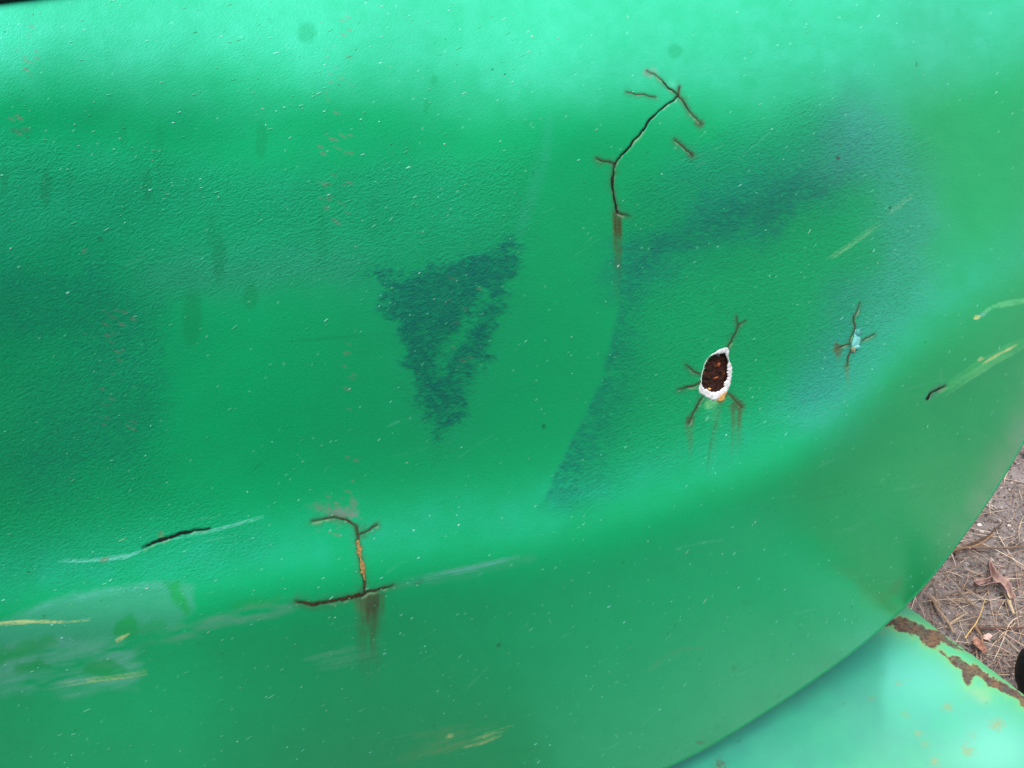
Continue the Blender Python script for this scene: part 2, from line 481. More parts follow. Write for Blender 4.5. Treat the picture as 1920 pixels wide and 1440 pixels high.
# vertical grimy drips and wipe marks, darker saturated green
for (x, y, w, l, k) in [(490, 262, 12, 40, .35), (86, 352, 11, 42, .55), (277, 345, 10, 36, .5), (8, 340, 10, 30, .4), (410, 482, 14, 52, .5), (396, 430, 10, 40, .3), (360, 595, 22, 60, .45),
                        (470, 555, 14, 30, .4), (604, 440, 12, 60, .3), (232, 255, 8, 30, .25), (300, 285, 10, 60, .2), (575, 62, 20, 22, .45), (1265, 96, 14, 16, .35), (815, 150, 8, 12, .3), (800, 200, 6, 16, .3), (1400, 1130, 12, 7, .25), (1378, 1252, 7, 5, .6), (130, 350, 9, 50, .25), (700, 410, 14, 50, .2), (1060, 980, 10, 12, .0)]:
    s = window(xs, ys, x - 4 * w, x + 4 * w, y - 3 * l, y + 3 * l)
    m = np.zeros_like(X)
    xx = X[s] + 4 * noise(X[s], Y[s], 16, int(x), 2)
    r = np.sqrt(((xx - x) / w) ** 2 + ((Y[s] - y) / l) ** 2)
    m[s] = 1 - sstep(0.6, 1.15, r)
    paint(m, lin(16, 125, 60), k)
# reddish under-coat specks in columns
for (x0, y0, x1, y1, n_) in [(600, 30, 660, 420, 46), (190, 560, 250, 820, 26), (840, 500, 900, 700, 9), (30, 40, 70, 160, 12), (20, 200, 60, 260, 5), (640, 640, 670, 980, 16), (590, 930, 640, 1010, 14)]:
    for _ in range(n_):
        x = rng.uniform(x0, x1); y = rng.uniform(y0, y1); a = rng.uniform(3, 9); b = rng.uniform(1.5, 3.2)
        s = window(xs, ys, x - 20, x + 20, y - 20, y + 20)
        m = np.zeros_like(X[s]); u = (X[s] - x) * .93 + (Y[s] - y) * .35; v = -(X[s] - x) * .35 + (Y[s] - y) * .93
        m = (1 - sstep(.5, 1.3, np.sqrt((u / a) ** 2 + (v / b) ** 2))) * rng.uniform(.2, .55)
        C[s] = C[s] * (1 - m[..., None]) + lin(120, 104, 92) * m[..., None]
# scraped chalky area, lower left
streak = noise(X * .985 + Y * .17, (Y * .985 - X * -.17) * 5.0, 60, 33, 3)
sc1 = soft_poly([(-60, 1200), (10, 1160), (60, 1138), (120, 1122), (210, 1104), (330, 1086), (362, 1100), (366, 1140), (330, 1175), (240, 1190), (100, 1215), (-60, 1240)], 9, 7, 30, 51)
paint(sc1, lin(70, 152, 122), 0.62)
arc = soft_line([(55, 1150), (90, 1132), (130, 1120), (210, 1106), (300, 1094)], 14, 14, .6)
paint(np.clip(arc * (.7 + .6 * streak), 0, 1), lin(108, 182, 172), 0.5)
sc2 = soft_poly([(-60, 1225), (60, 1205), (200, 1195), (262, 1215), (270, 1240), (255, 1285), (120, 1305), (-60, 1300)], 14, 10, 40, 53)
paint(np.clip(sc2 * (0.55 + 0.9 * streak), 0, 1), lin(112, 172, 156), 0.6)
sc3 = soft_poly([(330, 1180), (420, 1150), (560, 1118), (560, 1140), (440, 1175), (330, 1200), (240, 1210), (250, 1195)], 10, 9, 36, 57)
paint(np.clip(sc3 * (0.5 + 0.9 * streak), 0, 1), lin(105, 150, 130), 0.65)
for poly, k in [([(312, 1096), (334, 1092), (358, 1140), (350, 1154), (336, 1146)], .85), ([(218, 1165), (250, 1150), (262, 1185), (235, 1196), (214, 1188)], .8),
                ([(-40, 1225), (40, 1205), (100, 1190), (110, 1205), (30, 1240), (-40, 1250)], .7), ([(30, 1246), (80, 1236), (96, 1250), (60, 1262), (26, 1258)], .7), ([(160, 1245), (210, 1235), (235, 1255), (200, 1266), (150, 1262)], .75), ([(430, 1132), (520, 1116), (530, 1128), (440, 1146)], .5), ([(262, 1170), (300, 1160), (310, 1180), (262, 1190)], .5)]:
    paint(soft_poly(poly, 7, 7, 18, 61), lin(24, 148, 62), k)
GL = GL + 0.2 * np.clip(sc1 + sc2 + sc3, 0, 1)
# long faint scratches
def scr(pts, w, rgb, k, f=2.0, jag=.5, sd=1):
    paint(soft_line(pts, w, f, jag, sd), rgb, k)
_sc = scr
def bundle(pts, w, n, rgb, k, sd=0, thick=(1.6, 3.4)):
    r = np.random.default_rng(sd + 500)
    p = resample(pts, 6); m = len(p)
    tg = np.gradient(p, axis=0); tg /= np.linalg.norm(tg, axis=1, keepdims=True) + 1e-9
    nn = np.stack([-tg[:, 1], tg[:, 0]], -1)
    for i in range(n):
        a = int(r.uniform(0, .55) * m); b = min(m, a + max(4, int(r.uniform(.25, .8) * m)))
        if b - a < 3: continue
        o = r.uniform(-.5, .5) * w
        q_ = p[a:b] + nn[a:b] * (o + .6 * noise(np.arange(b - a) * 1., np.zeros(b - a), 5, i + sd, 2))[:, None]
        paint(soft_line([tuple(v) for v in q_], r.uniform(*thick), 2.0, .9, i + sd), rgb * r.uniform(.8, 1.15), k * r.uniform(.5, 1.1) if k < .9 else k)
PALE, CYAN, YEL, YB = lin(140, 200, 178), lin(120, 210, 190), lin(206, 210, 134), lin(138, 146, 92)
bundle([(-30, 1172), (0, 1170), (50, 1166), (105, 1167)], 7, 9, YEL, .7, 1, (1.5, 3.6))
scr([(60, 1168), (130, 1166), (168, 1163)], 4, YEL, .6)
bundle([(217, 1201), (230, 1194), (242, 1188)], 6, 8, YEL, .7, 31)
bundle([(68, 1293), (120, 1284), (160, 1277), (205, 1272), (275, 1262)], 9, 8, YEL, .3, 2)
bundle([(104, 1052), (150, 1052), (196, 1048), (240, 1040), (272, 1030)], 8, 9, CYAN, .5, 3)
scr([(196, 1050), (235, 1044), (262, 1034)], 7, CYAN, .6, 2)
bundle([(300, 1014), (350, 1006), (420, 990), (494, 968)], 6, 8, CYAN, .5, 4)
scr([(190, 1052), (204, 1047)], 9, lin(120, 90, 40), .6)
scr([(300, 998), (306, 1006)], 12, lin(130, 90, 40), .6)
bundle([(740, 1097), (800, 1082), (860, 1071), (905, 1062), (975, 1046)], 13, 16, lin(100, 165, 155), .4, 5)
scr([(780, 1094), (792, 1088)], 12, lin(40, 90, 60), .6, 4)
scr([(740, 1100), (860, 1076), (1000, 1046)], 22, lin(90, 140, 120), .25, 12, .5)
for k in range(12):
    y = 1362 + k * 4.2; x0 = 770 + rng.uniform(-30, 60); x1 = x0 + rng.uniform(60, 130); sl_ = -.22
    scr([(x0, y + 16 - (x0 - 770) * .2), (x1, y + 16 - (x1 - 770) * .2)], rng.uniform(2, 5), YB if k % 2 else lin(110, 160, 110), rng.uniform(.15, .35), 4, .5, k)
bundle([(868, 1404), (900, 1394), (940, 1379)], 9, 10, YEL, .45, 21)
bundle([(880, 1387), (935, 1372), (966, 1362)], 8, 9, YEL, .35, 22)
bundle([(790, 1412), (850, 1392), (940, 1366)], 30, 30, lin(120, 160, 100), .3, 23)
scr([(836, 1383), (850, 1377)], 7, YEL, .8, 2)
for k in range(8):
    y = 1222 + k * 4; x0 = 570 + rng.uniform(0, 40)
    scr([(x0, y + 8), (x0 + rng.uniform(70, 130), y - 14)], rng.uniform(4, 9), lin(120, 175, 150), .22, 5, .5, k)
bundle([(1550, 492), (1600, 456), (1625, 437), (1652, 417)], 10, 12, lin(120, 190, 130), .45, 6)
bundle([(1664, 402), (1700, 374), (1738, 347)], 7, 8, lin(130, 195, 140), .4, 7)
scr([(1940, 559), (1900, 568), (1866, 574), (1850, 582)], 11, lin(110, 205, 130), .7, 3, .4)
scr([(1850, 584), (1834, 596)], 8, PALE, .6, 2)
scr([(1836, 593), (1828, 597)], 9, YEL, .95, 2)
scr([(1940, 632), (1900, 652), (1850, 680), (1800, 712), (1768, 732)], 22, lin(50, 176, 92), .6, 7, .5)
bundle([(1940, 632), (1900, 652), (1850, 680), (1800, 712), (1760, 738)], 22, 26, lin(110, 196, 120), .35, 8)
bundle([(1908, 644), (1880, 660), (1860, 672), (1836, 688)], 5, 8, YEL, .7, 9)
scr([(1835, 675), (1844, 671)], 8, YEL, .6, 2)
scr([(1772, 722), (1755, 733), (1740, 745)], 16, lin(80, 110, 95), .6, 6)
scr([(1764, 690), (1762, 705), (1768, 718)], 6, lin(90, 175, 130), .3, 4)
scr([(1358, 750), (1346, 780), (1332, 832), (1325, 888)], 4, lin(60, 96, 40), .6, 4)
scr([(1130, 140), (1400, 130), (1560, 150)], 4, lin(60, 140, 110), .25, 4)
scr([(1215, 1260), (1250, 1228), (1285, 1217), (1320, 1216)], 8, lin(90, 140, 80), .4, 6)
scr([(540, 640), (620, 634), (690, 628)], 6, lin(15, 120, 66), .4, 4)
scr([(725, 800), (748, 790)], 4, CYAN, .3, 3)
for (x0, y0, x1, y1, n_, k_) in [(1200, 700, 1900, 1100, 26, .22), (0, 850, 900, 1250, 22, .22), (600, 1150, 1500, 1420, 26, .2), (1000, 150, 1900, 650, 18, .16), (0, 150, 900, 600, 14, .14)]:
    for i in range(n_):
        ax = rng.uniform(x0, x1); ay = rng.uniform(y0, y1); L_ = rng.uniform(14, 90); an = -rng.uniform(.1, .9)
        ccol = lin(110, 190, 160) if rng.random() < .65 else lin(14, 96, 66)
        scr([(ax, ay), (ax + L_ * .5 * math.cos(an), ay + L_ * .5 * math.sin(an) + rng.uniform(-3, 3)), (ax + L_ * math.cos(an), ay + L_ * math.sin(an))], rng.uniform(1.5, 3.2), ccol, k_ * rng.uniform(.5, 1.6), 2.2, .8, i)
# vertical bluish line of old paint edge above the dome
scr([(1030, 215), (1020, 300), (985, 400), (975, 440)], 26, lin(60, 165, 140), .25, 22, .2)
# pale grazing reflection painted in along the far right rim
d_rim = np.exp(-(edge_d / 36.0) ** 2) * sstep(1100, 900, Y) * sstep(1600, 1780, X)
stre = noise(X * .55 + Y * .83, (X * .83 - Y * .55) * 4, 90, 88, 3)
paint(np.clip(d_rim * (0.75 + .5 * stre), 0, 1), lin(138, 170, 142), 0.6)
m_ = soft_poly([(1560, 1000), (1680, 900), (1800, 760), (1880, 660), (1930, 640), (1930, 830), (1790, 1000), (1680, 1130)], 60, 20, 60, 71)
paint(np.clip(m_ * (.2 + .8 * stre), 0, 1), lin(50, 150, 100), 0.2)
scr([(1690, 1090), (1660, 1120), (1640, 1120), (1600, 1080), (1560, 1060)], 22, lin(70, 130, 70), .45, 14, .5)

# rust bleeding out of cracks
def run(x, y0, y1, w, k, rgb=(96, 84, 30), seed=0, lean=0):
    s = window(xs, ys, x - w * 2 - 10, x + w * 2 + 10, y0 - 10, y1 + 10)
    xx, yy = X[s], Y[s]
    tt = np.clip((yy - y0) / (y1 - y0), 0, 1)
    fx = np.abs(xx - x - lean * tt + 2 * noise(xx, yy, 20, seed, 2)) / (w * (1 - 0.35 * tt))
    m = np.zeros_like(X)
    st = np.clip(0.75 + 0.8 * noise(xx, yy * .1, 6, seed + 4, 2) + .3 * noise(xx, yy, 12, seed + 6, 2), 0, 1.2)
    m[s] = (1 - sstep(.2, 1.15, fx)) * (1 - tt) ** 1.3 * sstep(y0 - 6, y0 + 4, yy) * st
    paint(np.clip(m * 1.35, 0, 1), lin(*rgb), k)
run(1158, 398, 590, 12, 1.25, (74, 78, 16)); run(1156, 398, 490, 7, 1.0, (70, 52, 16), 3)
run(692, 1112, 1310, 32, 1.1, (74, 82, 28), 5); run(702, 1112, 1200, 22, 1.1, (70, 58, 16), 6); run(678, 1114, 1165, 22, .5, (120, 78, 44), 7)
run(1383, 758, 860, 12, .8, (84, 76, 30), 9); run(1372, 760, 870, 8, .7, (84, 76, 30), 10); run(1293, 790, 870, 10, .5, (92, 80, 30), 11)
run(1346, 752, 900, 9, .35, (90, 90, 40), 12, -14)
run(1588, 680, 740, 8, .4, (110, 84, 40), 13); run(1571, 655, 690, 8, .5, (100, 70, 20), 14)
def blot(x, y, rx, ry_, rgb, k, seed=1):
    s = window(xs, ys, x - 3 * rx, x + 3 * rx, y - 3 * ry_, y + 3 * ry_)
    xx, yy = X[s], Y[s]
    r = np.sqrt(((xx - x) / rx) ** 2 + ((yy - y) / ry_) ** 2) + .7 * noise(xx, yy, 7, seed, 3)
    m = (1 - sstep(.3, 1.25, r)) * k
    C[s] = C[s] * (1 - m[..., None]) + lin(*rgb) * m[..., None]
blot(1570, 654, 9, 11, (96, 62, 16), .9); blot(1293, 787, 8, 12, (74, 44, 20), .9, 2); blot(1384, 760, 12, 12, (74, 58, 20), .8, 3)
blot(1313, 231, 9, 7, (76, 56, 40), .8, 4); blot(1296, 290, 8, 7, (76, 56, 40), .8, 5); blot(1218, 136, 16, 9, (150, 140, 140), .5, 6)
blot(1262, 158, 12, 10, (80, 190, 150), .6, 7); blot(640, 964, 34, 14, (128, 122, 122), .85, 8); blot(662, 948, 8, 16, (118, 118, 110), .5, 9)
blot(604, 950, 30, 10, (100, 120, 100), .35, 10); blot(1152, 308, 7, 5, (190, 180, 140), .8, 11)
blot(1334, 758, 14, 10, (130, 205, 130), .75, 12); blot(1351, 746, 8, 9, (200, 150, 70), .9, 13); blot(1338, 778, 18, 16, (60, 170, 110), .4, 14)
blot(1020, 799, 4, 5, (20, 70, 50), .9, 15); blot(936, 1210, 5, 4, (20, 60, 40), .8, 16); blot(1572, 296, 5, 5, (70, 40, 30), .9, 17)
blot(580, 1132, 22, 6, (96, 60, 40), .7, 18); blot(1311, 1392, 9, 4, (80, 80, 40), .7, 19); blot(1719, 120, 3, 5, (40, 110, 80), .8, 20)
blot(1669, 390, 3, 3, (20, 60, 50), .9, 21); blot(38, 245, 22, 5, (60, 110, 80), .5, 22); blot(50, 258, 5, 4, (50, 70, 50), .6, 23); blot(188, 448, 6, 4, (30, 80, 60), .6, 24); blot(158, 470, 6, 5, (120, 110, 100), .5, 25)
# rusty halo, pale chipped lower edge with painted highlight, and dark line per crack
for pts, w, tp, tone, dep in CRACKS:
    p = np.array(pts, float)
    s = window(xs, ys, p[:, 0].min() - 24, p[:, 0].max() + 24, p[:, 1].min() - 24, p[:, 1].max() + 24)
    if tone in ('brown', 'rustblack', 'brownblack', 'rust'):
        d, _ = seg_dist(X[s], Y[s] - 1.5, p)
        nn_ = noise(X[s], Y[s], 9, 17, 2)
        m = np.clip(np.exp(-(d / (w * (.95 + .6 * nn_))) ** 2) * .5, 0, 1)
        C[s] = C[s] * (1 - m[..., None]) + lin(66, 86, 44) * m[..., None]
    d, _ = seg_dist(X[s] - 1.5, Y[s] - w * .55, p)
    m = np.clip(np.exp(-(d / 2.2) ** 2) * np.clip(.1 + 1.3 * noise(X[s], Y[s], 12, 27, 2), 0, .6), 0, 1)
    C[s] = C[s] * (1 - m[..., None]) + lin(150, 176, 130) * m[..., None]
    d, _ = seg_dist(X[s], Y[s], p)
    m = np.clip(np.exp(-(d / (w * .30)) ** 2) * .85, 0, 1)
    C[s] = C[s] * (1 - m[..., None]) + (lin(22, 34, 26) if tone == 'black' else lin(54, 60, 34)) * m[..., None]

# ---- build the skin mesh
D = np.exp(q) + dD
outside = ~in_poly(X, Y, EDGE_POLY)
# snap the vertices just outside onto the rim curve
near = outside & (edge_d < 24)
Xs, Ys = X.copy(), Y.copy()
idx = np.argwhere(near)
EDf = resample(ED, 1.0)
F = grid_faces(*X.shape)
of = outside.ravel()[F]
keep = ~of.all(1)
keep &= ~hole_mask.ravel()[F].all(1)
F = F[keep]
used_out = np.unique(F.ravel()[outside.ravel()[F.ravel()]])
ux, uy = X.ravel()[used_out], Y.ravel()[used_out]
Xf, Yf = X.ravel().copy(), Y.ravel().copy()
for k0 in range(0, len(used_out), 400):
    a = ux[k0:k0 + 400, None] - EDf[None, :, 0]; b = uy[k0:k0 + 400, None] - EDf[None, :, 1]
    m = np.argmin(a * a + b * b, 1)
    Xf[used_out[k0:k0 + 400]] = EDf[m, 0]; Yf[used_out[k0:k0 + 400]] = EDf[m, 1]
Df = D.ravel().copy()
Df[used_out] = np.exp(q_at(Xf[used_out], Yf[used_out]))
V = unproj(Xf, Yf, Df)
remap = np.full(len(V), -1, np.int64); us = np.unique(F); remap[us] = np.arange(len(us))

paintm = Mat('weathered_green_paint', 0.34)
m = paintm
uvn = m.n('ShaderNodeUVMap'); uvn.uv_map = 'sheet'
ca = m.attr('marks').outputs['Color']
ra = m.attr('relief').outputs['Fac']; ga = m.attr('gloss').outputs['Fac']
vec = m.mapping(uvn.outputs[0], (1.45, 0.9, 1), (0, 0, R(27)))
n_big = m.noise(vec, 190, 6, .72)
n_fin = m.noise(m.mapping(uvn.outputs[0], (2.2, 0.8, 1), (0, 0, R(32))), 330, 1, .5)
n_iso = m.noise(uvn.outputs[0], 24, 3, .6)
lump = m.rng(n_big.outputs[0], .30, .75, 0, 1)
n_med = m.noise(m.mapping(uvn.outputs[0], (1.3, .9, 1), (0, 0, R(20))), 80, 2, .5)
hgt = m.math('ADD', m.math('MULTIPLY', m.math('ADD', m.math('MULTIPLY', lump, .62), m.math('MULTIPLY', n_med.outputs[0], .35)), ra), m.math('MULTIPLY', n_fin.outputs[0], 0.10))
m.bump(hgt, 0.0011, 0.9)
# small pale overspray dust, stretched flecks
vor = m.n('ShaderNodeTexVoronoi', feature='F1'); vor.inputs['Scale'].default_value = 58
m.l(m.mapping(uvn.outputs[0], (1.2, .5, 1), (0, 0, R(38))), vor.inputs['Vector'])
dot = m.rng(vor.outputs['Distance'], 0.10, 0.19, 1.0, 0.0)
sep = m.n('ShaderNodeSeparateColor'); m.l(vor.outputs['Color'], sep.inputs[0])
pick = m.rng(sep.outputs[0], 0.80, 0.98, 0.0, 0.8)
fleck = m.math('MULTIPLY', m.math('MULTIPLY', dot, pick), 0.42)
c1 = m.mix(m.rng(n_iso.outputs[0], .35, .7, 0, .22), ca, lin(22, 140, 78).tolist())
pit = m.math('MULTIPLY', m.math('MULTIPLY', m.rng(n_big.outputs[0], .52, .34, 0, 1), m.rng(ra, .2, 1.2, 0, 1)), .38)
c1 = m.mix(pit, c1, lin(8, 96, 74).tolist())
c2 = m.mix(m.math('MULTIPLY', m.rng(n_fin.outputs[0], .3, .7, 0, 1), .10), c1, lin(70, 170, 130).tolist())
c3 = m.mix(fleck, c2, lin(150, 215, 190).tolist())
m.l(c3, m.b.inputs['Base Color'])
m.l(m.math('ADD', ga, m.math('MULTIPLY', m.math('SUBTRACT', n_iso.outputs[0], .5), .12)), m.b.inputs['Roughness'])
m.b.inputs['Specular IOR Level'].default_value = 0.62
m.b.inputs['Specular Tint'].default_value = (0.10, 0.93, 1.0, 1)
m.b.inputs['Coat Weight'].default_value = 0.0
m.b.inputs['Coat Roughness'].default_value = 0.22

root = empty('body_panel', tuple(unproj(900, 1450, 1.0).tolist()))
bpy.context.view_layer.update()
tag(root, 'dented glossy green metal body panel with cracks, rust runs and a chipped hole', 'body panel')
def under(o, parent=root):
    o.parent = parent
    o.matrix_parent_inverse = parent.matrix_world.inverted() if parent is root else parent.matrix_world.inverted()
    return o
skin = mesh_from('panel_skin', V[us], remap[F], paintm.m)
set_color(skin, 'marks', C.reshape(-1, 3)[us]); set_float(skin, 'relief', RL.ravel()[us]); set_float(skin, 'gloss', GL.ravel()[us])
uvl = skin.data.uv_layers.new(name='sheet')
li = np.empty(len(skin.data.loops), np.int32); skin.data.loops.foreach_get('vertex_index', li)
uvs = np.stack([Xf[us][li] / 1000.0, -Yf[us][li] / 1000.0], -1)
uvl.data.foreach_set('uv', uvs.astype(np.float32).ravel())
under(skin)

# rolled rim of the sheet: a small round turn-under along the free edge
EE = resample(ED, 4.0)
tg = np.gradient(EE, axis=0); tg /= np.linalg.norm(tg, axis=1, keepdims=True)
nr = np.stack([-tg[:, 1], tg[:, 0]], -1)
if nr[len(nr) // 2][0] < 0: nr = -nr          # outward (lower right)
rows = []
for (o_px, back) in [(-0.6, -0.0002), (1.2, .0006), (2.6, .002), (3.4, .004), (3.2, .007), (1.0, .010), (-10, .012), (-60, .013)]:
    px = EE[:, 0] + nr[:, 0] * o_px; py = EE[:, 1] + nr[:, 1] * o_px
    Dq = np.exp(q_at(EE[:, 0], EE[:, 1]))
    rows.append(unproj(px, py, Dq + back))
rv = np.array(rows)
rim = mesh_from('rolled_rim', rv.reshape(-1, 3), grid_faces(rv.shape[0], rv.shape[1]), paintm.m)
set_color(rim, 'marks', np.tile(lin(36, 140, 84), (rv.shape[0] * rv.shape[1], 1)))
set_float(rim, 'relief', np.full(rv.shape[0] * rv.shape[1], .1)); set_float(rim, 'gloss', np.full(rv.shape[0] * rv.shape[1], .4))
uvl = rim.data.uv_layers.new(name='sheet')
li = np.empty(len(rim.data.loops), np.int32); rim.data.loops.foreach_get('vertex_index', li)
ux = np.tile(EE[:, 0], rv.shape[0]); uy = np.tile(EE[:, 1], rv.shape[0])
uvl.data.foreach_set('uv', np.stack([ux[li] / 1000, -uy[li] / 1000], -1).astype(np.float32).ravel())
under(rim)

# cracks: each one its own jagged strip lying in its groove
def simple(name, rgb, rough=.8, var=None, scale=400, bump=.0006, spec=.3):
    mm = Mat(name, rough, spec)
    tc = mm.n('ShaderNodeTexCoord')
    nz = mm.noise(tc.outputs['Object'], scale, 4, .65)
    if var is None: var = [v * .45 for v in rgb]
    mm.l(mm.mix(mm.rng(nz.outputs[0], .35, .65), list(rgb), list(var)), mm.b.inputs['Base Color'])
    mm.bump(nz.outputs[0], bump, .8)
    return mm.m
TONES = {
    'black': simple('crack_black', lin(14, 26, 22), .9, lin(6, 10, 9)),
    'brownblack': simple('crack_dark_brown', lin(40, 36, 28), .9, lin(12, 16, 12)),
    'brown': simple('crack_brown', lin(84, 64, 40), .9, lin(34, 50, 32)),
    'rust': simple('crack_rust', lin(84, 76, 30), .9, lin(66, 74, 34)),
    'rustblack': simple('crack_rust_dark', lin(84, 56, 28), .9, lin(28, 32, 18)),
}
def ribbon(name, pts, w, taper, mat, lift, seed, step=1.6, parent=None):
    p = resample(pts, step)
    for _ in range(2): p[1:-1] = .25 * p[:-2] + .5 * p[1:-1] + .25 * p[2:]
    n = len(p); t_ = np.linspace(0, 1, n)
    tg = np.gradient(p, axis=0); tg /= np.linalg.norm(tg, axis=1, keepdims=True) + 1e-9
    nn = np.stack([-tg[:, 1], tg[:, 0]], -1)
    r = np.random.default_rng(seed)
    prof = {'mid': .55 + .45 * np.sin(np.pi * t_), 'end': .85 - .75 * t_ ** 1.5, 'start': .3 + .7 * np.sqrt(t_), 'both': .15 + .85 * np.sin(np.pi * t_) ** .7}[taper]
    j1 = noise(t_ * n, t_ * 0 + seed, 3.0, seed, 2) * .65; j2 = noise(t_ * n, t_ * 0 + seed + 7, 3.0, seed + 3, 2) * .65
    c = noise(t_ * n, t_ * 0, 7.0, seed + 5, 2) * w * .22
    p = p + nn * c[:, None]
    hw = w * .5 * prof * np.clip(1 + .75 * noise(t_ * n, t_ * 0 + 2, 11.0, seed + 21, 2), .35, 1.8)
    A = p + nn * (hw * (1 + j1))[:, None]; B = p - nn * (hw * (1 + j2))[:, None]
    rows = [on_panel(A[:, 0], A[:, 1], lift + .00012), on_panel(p[:, 0], p[:, 1], lift + .0002), on_panel(B[:, 0], B[:, 1], lift + .00012)]
    rv = np.array(rows)
    o = mesh_from(name, rv.reshape(-1, 3), grid_faces(3, n), mat)
    under(o)
    return o
for i, (pts, w, tp, tone, dep) in enumerate(CRACKS):
    # lies just above the floor of its groove
    ribbon('crack', pts, w * (.5 if tone[-5:] == 'black' else .32), tp, TONES[tone], -.00005, 100 + i)

# filler: tan fill in the lower tee crack
tan = simple('tan_filler', lin(176, 140, 84), .85, lin(120, 92, 50), 500, .0008)
o = ribbon('filler', [(671, 1012), (675, 1040), (680, 1064), (683, 1088)], 10, 'both', tan, .0003, 300); o['label'] = 'tan filler showing in the split'
white = simple('white_filler', lin(242, 240, 238), .8, lin(196, 190, 186), 260, .0010)

# broken edge of white filler round the hole
def star(poly, step, jag, seed):
    p = resample(poly, step, closed=True)
    return p
NR = 150
def loopify(poly, n):
    p = np.array(poly + poly[:1], float)
    cx, cy = 1341, 702
    ang = np.unwrap(np.arctan2(p[:, 1] - cy, p[:, 0] - cx))
    if ang[-1] < ang[0]: p = p[::-1]; ang = np.unwrap(np.arctan2(p[:, 1] - cy, p[:, 0] - cx))
    rr = np.hypot(p[:, 0] - cx, p[:, 1] - cy)
    th = np.linspace(0, 2 * np.pi, n, endpoint=False)
    r_ = np.interp(th, np.r_[ang - 2 * np.pi, ang, ang + 2 * np.pi], np.r_[rr, rr, rr])
    return th, r_
th, ro = loopify(HOLE_OUT, NR); _, ri = loopify(HOLE_IN, NR)
jg = lambda s, a: a * (noise(np.cos(th) * 20 + 40, np.sin(th) * 20 + 40, 2.2, s, 2))
ro = ro + jg(3, 1.6) + .8 * noise(th * 30, th * 0, 1.5, 4); ri = np.minimum(ri + 2.2 + jg(5, 2.2) + 1.2 * noise(th * 30, th * 0 + 3, 1.3, 9), ro - 1.3)
rows = []
for f, lift, jn in [(-.04, -.0009, 0), (.0, .0003, .1), (.25, .00035, .5), (.6, .0003, .6), (.9, .0002, .4), (1.0, -.0004, 0), (1.0, -.0012, 0)]:
    rr = ro + (ri - ro) * f
    rows.append(on_panel(1341 + rr * np.cos(th), 702 + rr * np.sin(th), lift + .00025 * jn * noise(np.cos(th) * 30 + 9, np.sin(th) * 30 + f * 40, 3, 8, 2)))
rv = np.array(rows); rv = np.concatenate([rv, rv[:, :1]], 1)
ring = mesh_from('filler_ring', rv.reshape(-1, 3), grid_faces(rv.shape[0], rv.shape[1])[:, ::-1], white); under(ring)
ring['label'] = 'broken edge of white filler around the hole'
# orange-stained drip on the ring's foot
stain = simple('orange_stained_filler', lin(226, 178, 110), .8, lin(196, 130, 60), 400)
o = ribbon('stained_filler', [(1361, 733), (1356, 741), (1350, 746), (1345, 750)], 7, 'both', stain, .0012, 301)
# rusty metal behind
rustin = Mat('dark_rust', .85, .3)
tc = rustin.n('ShaderNodeTexCoord')
nz = rustin.noise(tc.outputs['Object'], 300, 6, .75); nz2 = rustin.noise(tc.outputs['Object'], 190, 4, .7)
c = rustin.mix(rustin.rng(nz.outputs[0], .35, .65), lin(44, 22, 16).tolist(), lin(74, 36, 22).tolist())
c = rustin.mix(rustin.rng(nz2.outputs[0], .56, .74), c, lin(170, 84, 40).tolist())
rustin.l(c, rustin.b.inputs['Base Color']); rustin.bump(nz.outputs[0], .004, 1)
gx, gy = np.meshgrid(np.linspace(1296, 1388, 60), np.linspace(640, 764, 80))
dep = -.0038 + .0018 * noise(gx, gy, 16, 5, 3) + .0012 * noise(gx, gy, 5, 6, 2)
bk = mesh_from('rusted_metal', on_panel(gx, gy, dep).reshape(-1, 3), grid_faces(*gx.shape), rustin.m); under(bk)
bk['label'] = 'dark rusted metal behind the hole'
orange = simple('orange_rust', lin(190, 98, 50), .8, lin(96, 44, 24), 500)
def flake(name, cx, cy, rx, ry_, mat, lift, ang=0, seed=0, parent=root, n=14, surf=on_panel):
    r = np.random.default_rng(seed)
    a = np.linspace(0, 2 * np.pi, n, endpoint=False)
    k = 1 + r.uniform(-.28, .28, n)
    ca_, sa_ = math.cos(ang), math.sin(ang)
    pts = [surf(np.array([cx]), np.array([cy]), lift + .0006)[0]]
    for f, l in ((.55, lift + .0005), (1.0, lift - .0002)):
        u = np.cos(a) * rx * k * f; v = np.sin(a) * ry_ * k * f
        pts += list(surf(cx + u * ca_ - v * sa_, cy + u * sa_ + v * ca_, l))
    Fq = []
    for i in range(n):
        j = (i + 1) % n
        Fq.append((0, 1 + j, 1 + i, 1 + i)); Fq.append((1 + i, 1 + j, 1 + n + j, 1 + n + i))
    me = bpy.data.meshes.new(name); me.from_pydata([tuple(map(float, p)) for p in pts], [], [f[:3] if f[2] == f[3] else f for f in Fq])
    me.materials.append(mat); me.shade_smooth()
    o = bpy.data.objects.new(name, me); col.objects.link(o)
    return under(o) if parent is root else o
flake('rust_flake', 1352, 686, 2.6, 4.5, orange, -.003, .5, 1); flake('rust_flake', 1346, 711, 6, 1.8, orange, -.003, -.4, 2); flake('rust_flake', 1351, 668, 4, 3, simple('grey_scale', lin(120, 110, 96), .8), -.003, 0, 3)
flake('rust_flake', 1333, 731, 3, 2, stain, -.002, 0, 4)
